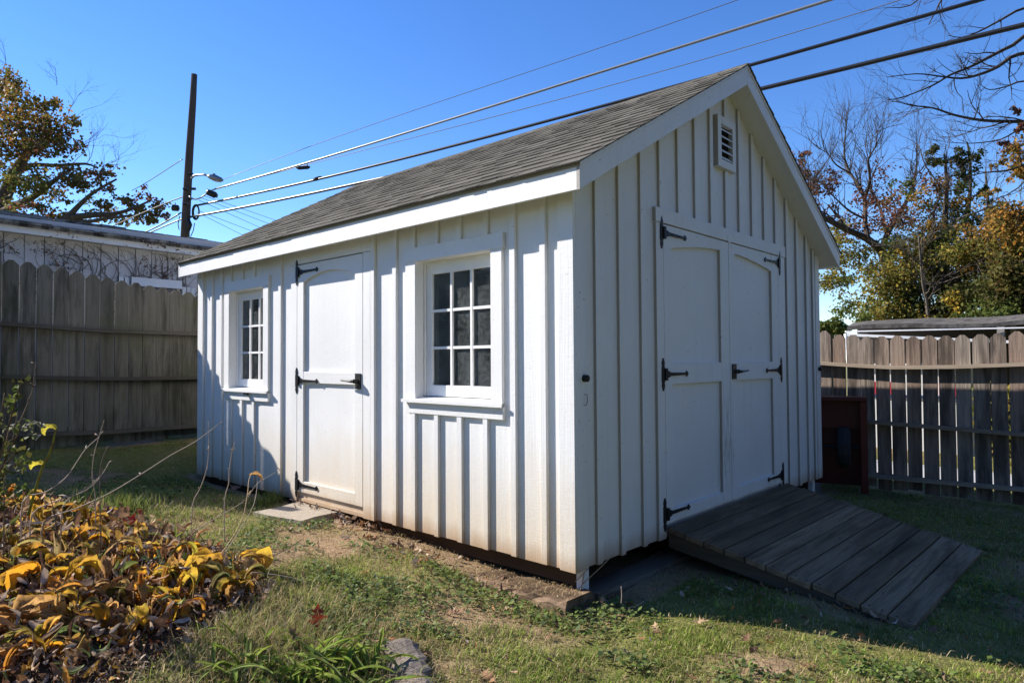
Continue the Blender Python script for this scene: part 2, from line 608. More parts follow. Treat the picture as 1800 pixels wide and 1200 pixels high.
for x in gb + [3.80]:
    wv = .046 + rnd.uniform(-.003, .003); xx = x + rnd.uniform(-.004, .004)
    spans = [(-.004, gt(x) - .018)]
    if .86 < x < 3.06: spans = [(2.152, gt(x) - .02)]
    if 1.74 < x < 2.045: spans = [(2.152, 2.600), (2.992, gt(x) - .02)]
    for z0, z1 in spans:
        m = MB()
        x0, x1 = xx - wv / 2, xx + wv / 2
        m.prism([(x0, z0), (x1, z0), (x1, z1 + SL * (x1 - xx) * (1 if xx < W / 2 else -1)), (x0, z1 + SL * (x0 - xx) * (1 if xx < W / 2 else -1))],
                lambda u, v, d: (u, d, v), -PR, -.0005)
        m.build('batten', WHITE_GABLE, gable, bevel=.0025)
bx('corner_board', WHITE_GABLE, gable, 0.0, .085, -PR - .002, -.0005, -.004, 2.16, bevel=.003)
bx('corner_board', WHITE_GABLE, gable, W - .085, W + .024, -PR - .002, -.0005, -.004, 2.16, bevel=.003)

# floor and skids
bx('floor', DARK_INT, shed, .06, W - .06, .06, L - .06, .02, .06)
SKID = m_wood('skid_wood', (.10, .06, .035), (.17, .10, .055), (.07, .045, .03), 'y')
for x in (.085, W / 2, W - .17): bx('skid', SKID, shed, x, x + .10, .06, L - .04, -.11, .018)
bx('rim_joist', SKID, shed, .03, .075, .10, L - .03, -.018, .010)
# the rough brown lower edge under the boards, and stub posts painted white
for x in (.085, W - .15): bx('foundation_post', WHITE, shed, x, x + .058, .012, .055, -.15, -.004)
bx('foundation_block', m_plain('grey_block', (.12, .12, .12), .95), shed, W + .0, W + .19, .05, .45, gh(W + .1, .2) - .05, -.09)

# ---------------------------------------------------------------- windows
t = NT('dusty_glass')
fre = t.n('ShaderNodeFresnel'); fre.inputs[0].default_value = 1.5
tr = t.n('ShaderNodeBsdfTransparent'); tr.inputs[0].default_value = (.62, .68, .67, 1)
gl = t.n('ShaderNodeBsdfGlossy'); gl.inputs['Roughness'].default_value = .03
du = t.n('ShaderNodeBsdfDiffuse'); du.inputs[0].default_value = (.50, .54, .53, 1)
n1 = t.noise(34, 5, .75); n2 = t.noise(75, 2, .6); n3 = t.noise(3.5, 3)
dust = t.math('ADD', t.math('MULTIPLY', t.maprange(n1, .42, .8), .14), t.math('MULTIPLY', t.maprange(n2, .66, .76), .26))
dust = t.math('ADD', dust, t.maprange(n3, .35, .7, .02, .11))
m1 = t.n('ShaderNodeMixShader'); t.l(fre.outputs[0], m1.inputs[0]); t.l(tr.outputs[0], m1.inputs[1]); t.l(gl.outputs[0], m1.inputs[2])
m2 = t.n('ShaderNodeMixShader'); t.l(dust, m2.inputs[0]); t.l(m1.outputs[0], m2.inputs[1]); t.l(du.outputs[0], m2.inputs[2])
t.l(m2.outputs[0], t.out.inputs[0])
GLASS = t.m


def window(y0, y1):
    z0, z1 = WZ
    m = MB()                                              # jamb lining
    m.box(-.001, .13, y0 - .018, y0, z0, z1); m.box(-.001, .13, y1, y1 + .018, z0, z1)
    m.box(-.001, .13, y0, y1, z1, z1 + .018)
    w = m.build('window', WHITE_TRIM, shed)
    m = MB()
    m.box(.052, .066, y1 - .016, y1, z0 + .02, z1); m.box(.052, .066, y0, y0 + .016, z0 + .02, z1); m.box(.052, .066, y0 + .016, y1 - .016, z1 - .016, z1)
    m.build('stop', WHITE_TRIM, w)
    e = .004
    bx('casing', WHITE_TRIM, w, -PR, -.001, y0 - .095, y0 + e, z0 - .002, z1 + .002, bevel=.003)
    bx('casing', WHITE_TRIM, w, -PR, -.001, y1 - e, y1 + .105, z0 - .002, z1 + .002, bevel=.003)
    bx('head_casing', WHITE_TRIM, w, -PR - .006, -.001, y0 - .108, y1 + .108, z1, z1 + .098, bevel=.003)
    m = MB()
    m.hexa([(-.052, y0 - .115, z0 - .024), (.10, y0, z0 - .004), (.10, y1, z0 - .004), (-.052, y1 + .118, z0 - .024),
            (-.052, y0 - .115, z0 - .004), (.10, y0, z0 + .016), (.10, y1, z0 + .016), (-.052, y1 + .118, z0 - .004)])
    m.build('sill', WHITE_TRIM, w)
    bx('apron', WHITE_TRIM, w, -PR - .003, -.001, y0 - .10, y1 + .095, z0 - .100, z0 - .0245, bevel=.002)
    a, b = y0 + .003, y1 - .003
    g0, g1 = y0 + .075, y1 - .075
    zb, zt = z0 + .018, z1 - .003
    zg0, zg1 = z0 + .092, z1 - .085
    m = MB()
    m.box(.068, .106, a, g0, zb, zt); m.box(.068, .106, g1, b, zb, zt)
    m.box(.068, .106, g0, g1, zb, zg0); m.box(.068, .106, g0, g1, zg1, zt)
    sash = m.build('sash', WHITE_SASH, w, bevel=.002)
    cw, ch = (g1 - g0) / 3, (zg1 - zg0) / 3
    for k in (1, 2):
        bx('muntin', WHITE_SASH, w, .070, .104, g0 + cw * k - .009, g0 + cw * k + .009, zg0, zg1)
        bx('muntin', WHITE_SASH, w, .072, .102, g0, g1, zg0 + ch * k - .009, zg0 + ch * k + .009)
    for i in range(3):
        for j in range(3):
            bx('pane', GLASS, w, .086, .089, g0 + cw * i + (.009 if i else 0), g0 + cw * (i + 1) - (.009 if i < 2 else 0),
               zg0 + ch * j + (.009 if j else 0), zg0 + ch * (j + 1) - (.009 if j < 2 else 0))
    return w


for a, b in WIN: window(a, b)
# the little black catch under the far window's sill
bx('catch', BLACK_IRON, shed, -.060, -.044, 3.73, 3.80, .852, .872)

# ---------------------------------------------------------------- ironwork
def hinge(fn, parent, flip=1, strap=.335, h=.107):
    """fn(u, v, d): u along the strap, v up, d out of the face"""
    m = MB()
    prof = [(.004, -h), (.010, -h + .017), (.017, -h + .034), (.008, -h + .055), (.009, -.060), (.017, -.046), (.017, .046), (.009, .060), (.008, h - .055), (.017, h - .034), (.010, h - .017), (.004, h)]
    poly = [(x, z) for x, z in prof] + [(-x, z) for x, z in reversed(prof)]
    m.prism([(u * flip, v) for u, v in poly], fn, .0, .006)
    m.prism([(u * flip, v) for u, v in [(.017, -.040), (.042, -.040), (.042, .040), (.017, .040)]], fn, .0, .016)
    e = strap
    up = [(.042, .024), (.075, .021), (.095, .012), (e - .05, .0075), (e - .035, .0075), (e - .022, .020), (e, .0), ]
    poly = up + [(x, -z) for x, z in reversed(up[:-1])]
    m.prism([(u * flip, v) for u, v in poly], fn, .0, .007)
    for u in (.066, .14, .22):
        m.prism([((u + .006 * math.cos(k)) * flip, .006 * math.sin(k)) for k in (0, 1.05, 2.1, 3.14, 4.2, 5.2)], fn, .006, .010)
    return m.build('hinge', BLACK_IRON, parent)


def panel_door(fn, u0, u1, pl, pr, z0, z1, zm, arch, mat, zrail):
    """a framed door: fn(u, v, d) with d out of the face; pl, pr = inner edges of the stiles"""
    m = MB()
    m.prism([(u0, z0), (u1, z0), (u1, z1), (u0, z1)], fn, -.03, -.0005)
    d = m.build('door', mat, shed)
    F = PR + .001
    m = MB(); m.prism([(u0, z0), (pl, z0), (pl, z1), (u0, z1)], fn, .0, F); m.build('stile', mat, d, bevel=.002)
    m = MB(); m.prism([(pr, z0), (u1, z0), (u1, z1), (pr, z1)], fn, .0, F); m.build('stile', mat, d, bevel=.002)
    m = MB(); m.prism([(pl, z0), (pr, z0), (pr, zrail), (pl, zrail)], fn, .0, F - .0015); m.build('bottom_rail', mat, d, bevel=.002)
    m = MB(); m.prism([(pl, zm[0]), (pr, zm[0]), (pr, zm[1]), (pl, zm[1])], fn, .0, F - .0015); m.build('lock_rail', mat, d, bevel=.002)
    pts = [(pl + (pr - pl) * k / 14, arch(pl + (pr - pl) * k / 14)) for k in range(15)]
    m = MB()
    for (ua, va), (ub, vb) in zip(pts[:-1], pts[1:]):
        m.prism([(ua, va), (ub, vb), (ub, z1), (ua, z1)], fn, .0, F - .0015)
    m.build('arched_rail', mat, d)
    return d


# single door on the long wall: u = -y so that u grows to the right
fl = lambda u, v, d: (-d, -u, v)
arch1 = lambda u: 1.822 + .066 * (1 - ((u + 2.43) / .37) ** 2)
d1 = panel_door(fl, -2.902, -1.958, -2.802, -2.060, .075, 1.968, (.980, 1.073), arch1, WHITE_LONG, .166)
m = MB()
m.box(-PR - .001, -.0005, 2.906, 3.005, -.004, 1.974)
m.box(-PR - .001, -.0005, 1.862, 1.953, -.006, 1.974)
m.box(-PR - .003, -.0005, 1.812, 1.859, -.006, 2.13)
m.box(-PR - .001, -.0005, 1.862, 3.005, 1.976, 2.13)
m.box(-.0005, .02, 1.83, 3.0, -.006, .073)
m.build('door_frame', WHITE_LONG, shed, bevel=.002)
bx('threshold', WHITE_LONG, shed, -.010, -.001, 1.955, 2.90, -.004, .024)
Fh = PR + .0015
for z in (1.908, .998, .134):
    hinge(lambda u, v, d, z=z: (-(Fh + d), 2.905 - u, z + v), d1)


def lever(fn, parent):
    m = MB()
    m.prism([(-.033, -.058), (.033, -.058), (.033, .058), (-.033, .058)], fn, .0, .010)
    m.prism([(.017 * math.cos(k * .628), .017 * math.sin(k * .628)) for k in range(10)], fn, .010, .045)
    pts = [fn(.0, .0, .045), fn(.02, .0, .052), fn(.08, .002, .052), fn(.135, .004, .050), fn(.165, .006, .046)]
    m.tube(pts, [.012, .012, .008, .007, .006], 8)
    m.prism([(.008 * math.cos(k * .9), -.034 + .008 * math.sin(k * .9)) for k in range(7)], fn, .010, .016)
    return m.build('lever_handle', m_iron_worn, parent, smooth=False)


m_iron_worn = m_plain('worn_iron', (.05, .048, .045), .38, .5, .4)
lever(lambda u, v, d: (-(Fh + d), 2.008 + u, 1.008 + v), d1)

# double doors in the gable
fg = lambda u, v, d: (u, -d, v)
arch2 = lambda u: 1.975 - .077 * ((u - 1.925) / .87) ** 2
ddL = panel_door(fg, .956, 1.924, 1.055, 1.783, .088, 2.048, (.992, 1.133), arch2, WHITE_GABLE, .172)
ddR = panel_door(fg, 1.930, 2.902, 2.036, 2.755, .088, 2.048, (.992, 1.133), arch2, WHITE_GABLE, .178)
m = MB()
m.box(.862, .952, -PR - .001, -.0005, -.004, 2.053)
m.box(2.906, 3.054, -PR - .001, -.0005, -.004, 2.053)
m.box(.852, 3.066, -PR - .007, -.0005, 2.055, 2.150)
m.box(.956, 2.902, .0, .03, -.004, .086)
m.build('double_door_frame', WHITE_GABLE, shed, bevel=.002)
for z in (1.990, 1.060, .153):
    hinge(lambda u, v, d, z=z: (.925 + u, -(Fh + d), z + v), ddL)
    hinge(lambda u, v, d, z=z: (2.935 - u, -(Fh + d), z + v), ddR)
lever(lambda u, v, d: (1.985 + u, -(Fh + d), 1.062 + v), ddR)
bx('latch_plate', WHITE_TRIM, shed, 1.905, 1.945, -PR - .012, -PR - .0072, 2.045, 2.10)

# black rubber bumpers and wire hooks on the two front corners
for x in (.066, W - .03):
    m = MB()
    m.tube([(x, -PR - .002, 1.056), (x, -PR - .028, 1.056), (x, -PR - .032, 1.056)], [.021, .020, .015], 12)
    m.build('bumper', BLACK_IRON, shed)
    m = MB()
    m.tube([(x, -PR, .966), (x, -PR - .022, .966), (x + .004, -PR - .022, .930), (x + .004, -PR - .012, .906), (x - .004, -PR - .001, .908)], .0025, 5)
    m.build('wire_hook', m_plain('grey_wire', (.18, .18, .2), .4, .6), shed)

# ---------------------------------------------------------------- gable vent
m = MB()
v0, v1, vz0, vz1 = VENT
m.box(1.740, v0, -.042, -.0005, 2.600, 2.990); m.box(v1, 2.046, -.042, -.0005, 2.600, 2.990)
m.box(v0, v1, -.042, -.0005, 2.600, vz0); m.box(v0, v1, -.042, -.0005, vz1, 2.990)
vent = m.build('vent', WHITE_GABLE, shed, bevel=.002)
bx('vent_backing', m_plain('near_black_sheet', (.012, .012, .014), .9), vent, v0, v1, -.0045, -.001, vz0, vz1)  # near-black sheet behind the slats, over uncut boards
for k in range(5):
    z = vz0 + .008 + k * (vz1 - vz0) / 5
    m = MB()
    m.hexa([(v0, -.037, z), (v1, -.037, z), (v1, -.006, z + .030), (v0, -.006, z + .030), (v0, -.037, z + .007), (v1, -.037, z + .007), (v1, -.006, z + .037), (v0, -.006, z + .037)])
    m.build('slat', WHITE_GABLE, vent)

# ---------------------------------------------------------------- roof
XR = W / 2
rt = lambda x: 2.192 + SL * (x + EAVE)                # top of the roof deck on the left slope
t = NT('grey_shingle')
rr = t.rand()
col = t.ramp(rr, [(0, (.118, .110, .092)), (.35, (.138, .128, .108)), (.7, (.152, .141, .120)), (1, (.176, .163, .140))])
gr = t.noise(420, 2, .8)
col = t.mix(col, (.05, .046, .042), t.math('MULTIPLY', t.maprange(gr, .52, .7), .55))
gr2 = t.noise(300, 2, .8)
col = t.mix(col, (.34, .32, .29), t.math('MULTIPLY', t.maprange(gr2, .6, .75), .4))
wx = t.noise(2.4, 4)
col = t.mix(col, (.09, .085, .075), t.math('MULTIPLY', t.maprange(wx, .5, .75), .5))
t.bump(gr, .5, .004)
t.b.inputs['Specular IOR Level'].default_value = 0.0
SHINGLE = t.fin(col, .95)
m = MB()
xe = -EAVE - .006
m.prism([(xe, rt(xe) - .02), (XR, rt(XR) - .02), (W - xe, rt(xe) - .02), (W - xe, rt(xe)), (XR, rt(XR)), (xe, rt(xe))], lambda u, v, d: (u, d, v), -RAKE + .004, L + RAKE - .004)
roof = m.build('roof', m_plain('roof_deck', (.25, .22, .17), .9), shed)
cosr = 1 / math.hypot(1, SL)
nrm = np.array([-SL * cosr, 0, cosr])
ncourse = 18
slope_len = (XR + EAVE + .02) / cosr
expo = slope_len / ncourse


def sh_pt(s, y, h, side=1):
    x = -EAVE - .02 + s * cosr
    p = np.array([x, y, rt(x) + .002]) + nrm * h
    return (p[0], p[1], p[2]) if side == 1 else (W - p[0], p[1], p[2])


def shingle(mb, s, y0, y1, side, th):
    ln = min(expo * 1.12, slope_len - s + .02)
    lo = rnd.uniform(-.003, .002)
    p = [sh_pt(s + lo, y0, .001, side), sh_pt(s + lo, y1, .001, side), sh_pt(s + ln, y1, .0, side), sh_pt(s + ln, y0, .0, side),
         sh_pt(s + lo, y0, th, side), sh_pt(s + lo, y1, th, side), sh_pt(s + ln, y1, .0035, side), sh_pt(s + ln, y0, .0035, side)]
    if side == 1: p = [p[1], p[0], p[3], p[2], p[5], p[4], p[7], p[6]]
    mb.hexa(p)


Y0, Y1 = -RAKE - .016, L + RAKE + .016
count = 0
for k in range(ncourse):
    y = Y0
    first = True
    while y < Y1 - .01:
        w = rnd.uniform(.26, .42)
        if first: w = rnd.uniform(.15, .42); first = False
        y2 = min(y + w, Y1)
        if Y1 - y2 < .1: y2 = Y1
        m = MB()
        shingle(m, k * expo, y + .002, y2 - .002, 1, rnd.choice([.0095, .010, .0105]))
        if y2 - y > .2 and rnd.random() < .75:           # the laminated tab on top
            a = y + rnd.uniform(.02, .08); b = min(a + rnd.uniform(.09, .17), y2 - .01)
            shingle(m, k * expo, a, b, 1, .0135)
        m.build('shingle', SHINGLE, roof)
        count += 1
        y = y2
m = MB()
for k in range(ncourse):
    y = Y0
    while y < Y1 - .01:
        y2 = min(y + rnd.uniform(.24, .42), Y1)
        shingle(m, k * expo, y + .002, y2 - .002, 2, rnd.choice([.011, .015, .019])); y = y2
tag(m.build('far_slope_shingles', SHINGLE, roof), kind='stuff')
zr = rt(XR) + .004
y = Y0
while y < Y1 - .02:
    y2 = min(y + .17, Y1)
    m = MB()
    m.prism([(-.13, -.13 * SL - .001), (0, 0), (.13, -.13 * SL - .001), (.13, -.13 * SL + .008), (0, .011), (-.13, -.13 * SL + .008)],
            lambda u, v, d: (XR + u, d, zr + v + .003 * (1 if d > y + .1 else 0)), y, y2 + .02)
    m.build('ridge_cap', SHINGLE, roof)
    y = y2
# eave fascias, drip strips, rake boards, soffits
for sgn in (1, -1):
    f = (lambda x: x) if sgn == 1 else (lambda x: W - x)
    a, b = sorted((f(-EAVE), f(-EAVE + .02)))
    bx('fascia', WHITE_TRIM, shed, a, b, -RAKE + .021, L + RAKE - .021, ZF, ZF + .126, bevel=.002)
    a, b = sorted((f(-EAVE - .004), f(-EAVE + .016)))
    bx('drip_strip', m_plain('beige_strip', (.42, .36, .26), .8), shed, a, b, -RAKE + .004, L + RAKE - .004, ZF + .1265, ZF + .1425)
    for yy, s2 in ((-RAKE, 1), (L + RAKE, -1)):
        z0 = lambda x: ZF - .001 + SL * (x + EAVE)
        wm = WHITE_GABLE if s2 == 1 else WHITE
        ya, yb = sorted((yy, yy + .02 * s2))
        m = MB()
        pts = [(-EAVE - .001, z0(-EAVE)), (XR - .0006, z0(XR)), (XR - .0006, z0(XR) + .122), (-EAVE - .001, z0(-EAVE) + .122)]
        m.prism([(f(u), v) for u, v in pts], lambda u, v, d: (u, d, v), ya, yb)
        m.build('rake_board', wm, shed)
        ya, yb = sorted((yy - .006 * s2, yy + .016 * s2))
        m = MB()
        pts = [(-EAVE - .004, z0(-EAVE) + .1225), (XR - .0006, z0(XR) + .1240), (XR - .0006, z0(XR) + .1425), (-EAVE - .004, z0(-EAVE) + .1425)]
        m.prism([(f(u), v) for u, v in pts], lambda u, v, d: (u, d, v), ya, yb)
        m.build('rake_trim', wm, shed)
        ya, yb = sorted((yy + .0205 * s2, (-.0008 if s2 == 1 else L + .0008)))
        m = MB()
        pts = [(-EAVE + .021, z0(-EAVE + .02) + .010), (XR, z0(XR) + .010), (XR, z0(XR) + .022), (-EAVE + .021, z0(-EAVE + .02) + .022)]
        m.prism([(f(u), v) for u, v in pts], lambda u, v, d: (u, d, v), ya, yb)
        m.build('soffit', wm, shed)
    a, b = sorted((f(-EAVE + .0205), f(-.001)))
    bx('soffit', WHITE_TRIM, shed, a, b, -.02, L + .02, ZF + .060, ZF + .072)
# ================================================================== RAMP, TIMBERS, SLAB
RAMPW = m_wood('ramp_wood', (.20, .138, .086), (.35, .255, .165), (.14, .098, .06), 'x', (.08, .058, .04), st=(.45, .66, .7))
ramp = empty('wooden_ramp', (1.95, -.72, gh(1.95, -.7)), 'weathered grey plank ramp sloping down from the double doors to the lawn', 'ramp')
A0, A1 = np.array([.945, -.030, .076]), np.array([3.02, -.030, .072])
B0, B1 = np.array([.985, -1.43, -.208]), np.array([2.90, -1.46, -.222])
NBD = 11
for k in range(NBD):
    s0, s1 = k / NBD, (k + 1) / NBD - .006
    e0, e1 = rnd.uniform(-.012, .012), rnd.uniform(-.014, .014)
    P = lambda s, u, h: (A0 + (B0 - A0) * s) * (1 - u) + (A1 + (B1 - A1) * s) * u + np.array([0, 0, h])
    h0, h1 = rnd.uniform(-.003, .003), rnd.uniform(-.003, .003)
    m = MB()
    m.hexa([P(s1, e0 / 2, -.036 + h0), P(s1, 1 + e1 / 2, -.036 + h1), P(s0, 1 + e1 / 2, -.036 + h1), P(s0, e0 / 2, -.036 + h0),
            P(s1, e0 / 2, h0), P(s1, 1 + e1 / 2, h1), P(s0, 1 + e1 / 2, h1), P(s0, e0 / 2, h0)])
    pl_ = m.build('plank', RAMPW, ramp, bevel=.004)
    m = MB()
    for u in (.016, .5085, .984):
        for s_ in (.25, .75):
            q = P(s0 + (s1 - s0) * s_, u, .0005 + h0 * (1 - u) + h1 * u)
            m.prism([(q[0] + .006 * math.cos(a_), q[1] + .006 * math.sin(a_)) for a_ in (0, 1.05, 2.1, 3.14, 4.2, 5.25)], lambda u_, v_, d_, q=q: (u_, v_, q[2] + d_), -.003, .002)
    m.build('screws', BLACK_IRON, pl_)
STR = m_wood('ramp_stringer_wood', (.09, .068, .05), (.14, .11, .08), (.07, .055, .04), 'y')
for u in (.008, .5, .975):
    m = MB()
    a = P(0, u, -.0365); b = P(.965, u, -.0365); w = .038
    bz = gh(b[0], b[1]) - .02
    m.hexa([(a[0], a[1], a[2] - .10), (b[0], b[1], b[2] - .045), (b[0] + w, b[1], b[2] - .045), (a[0] + w, a[1], a[2] - .10),
            a, b, (b[0] + w, b[1], b[2]), (a[0] + w, a[1], a[2])])
    m.build('stringer', STR, ramp)

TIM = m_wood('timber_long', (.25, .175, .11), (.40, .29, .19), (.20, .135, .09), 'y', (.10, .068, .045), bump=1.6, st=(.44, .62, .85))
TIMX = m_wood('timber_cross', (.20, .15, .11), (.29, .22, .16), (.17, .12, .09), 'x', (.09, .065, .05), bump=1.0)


def rough_beam(x0, x1, y0, y1, z0, z1, n, axis, taper=None):
    m = MB()
    prev = None
    vs, fs = [], []
    for i in range(n + 1):
        s = i / n
        j = lambda a: a + rnd.uniform(-.013, .013)
        zt = z1 if taper is None else z1 + (taper - z1) * s
        if axis == 'y':
            y = y0 + (y1 - y0) * s
            ring = [(j(x0), y, z0), (j(x1), y, z0), (j(x1), y, j(zt) - .01), (j(x1) - .014, y, j(zt)), (j(x0) + .016, y, j(zt)), (j(x0), y, j(zt) - .018)]
        else:
            x = x0 + (x1 - x0) * s
            ring = [(x, j(y1), z0), (x, j(y0), z0), (x, j(y0), j(zt) - .014), (x, j(y0) + .014, j(zt)), (x, j(y1) - .014, j(zt)), (x, j(y1), j(zt) - .01)]
        vs += ring
    for i in range(n):
        for k in range(6):
            fs.append((i * 6 + k, i * 6 + (k + 1) % 6, (i + 1) * 6 + (k + 1) % 6, (i + 1) * 6 + k))
    fs.append((5, 4, 3, 2, 1, 0)); fs.append(tuple(n * 6 + k for k in range(6)))
    m.add(vs, fs)
    return m


tag(rough_beam(-.150, .105, -.055, 1.75, -.36, -.122, 30, 'y', -.185).build('landscape_timber', TIM), 'weathered brown landscape timber sunk along the sunlit long wall, cracked at its end', 'timber')
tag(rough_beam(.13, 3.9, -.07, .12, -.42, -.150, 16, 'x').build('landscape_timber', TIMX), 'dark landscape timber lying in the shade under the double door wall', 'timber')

t = NT('slab_stone')
n1 = t.noise(1, 5, .65, t.pos((6, 40, 6))); n2 = t.noise(60, 4, .7)
c = t.mix((.30, .25, .19), (.42, .36, .28), t.maprange(n1, .3, .7)); c = t.mix(c, (.18, .14, .10), t.math('MULTIPLY', t.maprange(n2, .5, .75), .6))
t.bump(t.math('ADD', n1, n2), .6, .008)
SLABM = t.fin(c, .9)
pts = [G(447, 905), G(528, 924), G(612, 906), G(545, 884)]
m = MB()
poly = []
for i in range(4):
    a, b = pts[i], pts[(i + 1) % 4]
    for s in (0, .33, .66): poly.append(a + (b - a) * s + np.array([rnd.uniform(-.02, .02), rnd.uniform(-.02, .02), 0]))
zt = max(p[2] for p in pts) + .006
m.prism([(p[0], p[1]) for p in poly], lambda u, v, d: (u, v, d + (gh(u, v) - zt) * .5), zt - .09, zt + .020)
tag(m.build('stepping_slab', SLABM), 'flat tan slab set in the grass below the single door', 'slab')

# ================================================================== FENCES
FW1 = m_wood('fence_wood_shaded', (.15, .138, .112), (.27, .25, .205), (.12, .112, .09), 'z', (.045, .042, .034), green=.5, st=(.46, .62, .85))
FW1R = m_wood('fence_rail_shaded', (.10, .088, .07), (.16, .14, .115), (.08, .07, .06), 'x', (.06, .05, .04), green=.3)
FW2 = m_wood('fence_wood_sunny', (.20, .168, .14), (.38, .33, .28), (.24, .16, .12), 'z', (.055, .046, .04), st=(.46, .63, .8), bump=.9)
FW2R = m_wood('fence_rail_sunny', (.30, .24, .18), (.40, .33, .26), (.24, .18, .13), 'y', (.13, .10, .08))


def picket_poly(u0, u1, z0, z1, c=.044):
    j = rnd.uniform(-.006, .006)
    return [(u0, z0), (u1, z0), (u1, z1 - c * 1.15 + j), (u1 - c - .004, z1), (u0 + c + .004, z1), (u0, z1 - c * 1.15 - j)]


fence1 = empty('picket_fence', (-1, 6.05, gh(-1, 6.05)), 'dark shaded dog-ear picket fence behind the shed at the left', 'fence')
YF = 6.05  # picket tops, rails and spacing below were scaled about the camera to this plane


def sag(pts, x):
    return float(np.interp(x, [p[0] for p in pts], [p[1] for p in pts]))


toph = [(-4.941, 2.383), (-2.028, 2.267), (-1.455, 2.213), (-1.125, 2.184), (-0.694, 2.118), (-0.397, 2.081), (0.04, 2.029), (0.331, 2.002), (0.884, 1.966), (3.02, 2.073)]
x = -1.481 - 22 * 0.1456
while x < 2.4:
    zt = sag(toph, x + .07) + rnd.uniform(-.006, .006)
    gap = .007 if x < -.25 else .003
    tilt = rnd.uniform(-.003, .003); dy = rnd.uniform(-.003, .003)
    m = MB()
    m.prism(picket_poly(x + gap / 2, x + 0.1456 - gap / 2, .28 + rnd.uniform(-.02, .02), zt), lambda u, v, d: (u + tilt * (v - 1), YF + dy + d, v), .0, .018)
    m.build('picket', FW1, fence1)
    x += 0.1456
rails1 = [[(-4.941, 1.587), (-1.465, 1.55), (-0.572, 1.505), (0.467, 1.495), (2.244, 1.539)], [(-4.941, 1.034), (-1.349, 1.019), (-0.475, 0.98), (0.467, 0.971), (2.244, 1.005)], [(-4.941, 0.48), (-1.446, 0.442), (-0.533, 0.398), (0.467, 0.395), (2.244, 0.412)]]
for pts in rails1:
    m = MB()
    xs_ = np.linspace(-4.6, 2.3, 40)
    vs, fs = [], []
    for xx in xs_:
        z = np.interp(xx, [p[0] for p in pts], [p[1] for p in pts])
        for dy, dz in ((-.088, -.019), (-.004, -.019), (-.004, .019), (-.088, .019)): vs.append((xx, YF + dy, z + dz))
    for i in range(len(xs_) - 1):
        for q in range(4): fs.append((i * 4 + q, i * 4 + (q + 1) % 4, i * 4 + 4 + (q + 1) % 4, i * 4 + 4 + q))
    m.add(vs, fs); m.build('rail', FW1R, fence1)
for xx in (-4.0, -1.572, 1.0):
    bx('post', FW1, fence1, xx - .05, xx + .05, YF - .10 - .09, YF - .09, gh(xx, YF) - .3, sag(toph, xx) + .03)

fence2 = empty('picket_fence', (4.92, -.5, gh(4.92, -.5)), 'gapped dog-ear picket fence in part sun at the right, sagging top rail', 'fence')
XF = 4.92  # picket and rail numbers come from image pixels, then rescaled about the camera
tops2 = [(-3.142, 1.432), (-1.361, 1.390), (-0.912, 1.378), (-0.208, 1.385), (0.232, 1.432), (0.982, 1.478), (2.294, 1.498)]
y = 0.163 + 0.1434 * 13
while y > -3.2:
    zt = sag(tops2, y - .07) + rnd.uniform(-.012, .012)
    if abs(y - 0.163 - 0.1434) < .05: zt += .035
    w = 0.1434 - rnd.choice([.008, .012, .016])
    tilt = rnd.uniform(-.005, .005); dx = rnd.uniform(-.003, .003)
    m = MB()
    m.prism(picket_poly(y - w, y, -.21 + rnd.uniform(-.02, .02), zt, .040), lambda u, v, d: (XF + dx + d, u + tilt * (v - .5), v), .0, .018)
    m.build('picket', FW2, fence2)
    y -= 0.1434
rails2 = [[(-3.142, 1.132), (-1.520, 1.091), (-0.986, 1.066), (-0.424, 1.058), (-0.049, 1.080), (0.298, 1.105), (2.106, 1.151)], [(-3.142, 0.429), (-1.501, 0.440), (-0.143, 0.484), (2.106, 0.485)], [(-3.142, -0.049), (-1.492, -0.070), (-0.143, -0.089), (2.106, -0.096)]]
for pts in rails2:
    m = MB()
    ys_ = np.linspace(-3.1, 2.1, 40)
    vs, fs = [], []
    for yy in ys_:
        z = np.interp(yy, [p[0] for p in pts], [p[1] for p in pts])
        for dx, dz in ((-.088, -.018), (-.088, .018), (-.004, .018), (-.004, -.018)): vs.append((XF + dx, yy, z + dz))
    for i in range(len(ys_) - 1):
        for q in range(4): fs.append((i * 4 + q, i * 4 + (q + 1) % 4, i * 4 + 4 + (q + 1) % 4, i * 4 + 4 + q))
    m.add(vs, fs); m.build('rail', FW2R, fence2)
for yy in (-2.4, .75, 2.0):
    bx('post', FW2, fence2, XF + .022, XF + .112, yy - .05, yy + .05, gh(XF, yy) - .3, sag(tops2, yy) - .06)

# ================================================================== RED CART STOOD ON END
RED = m_plain('dark_red_paint', (.085, .012, .010), .45, 0, .35, 5)
cx, cy = 4.40, -.11
cz = gh(cx, cy)
cart = empty('yard_cart', (cx, cy, cz), 'dark red steel yard cart stood on end between shed and right fence', 'cart')
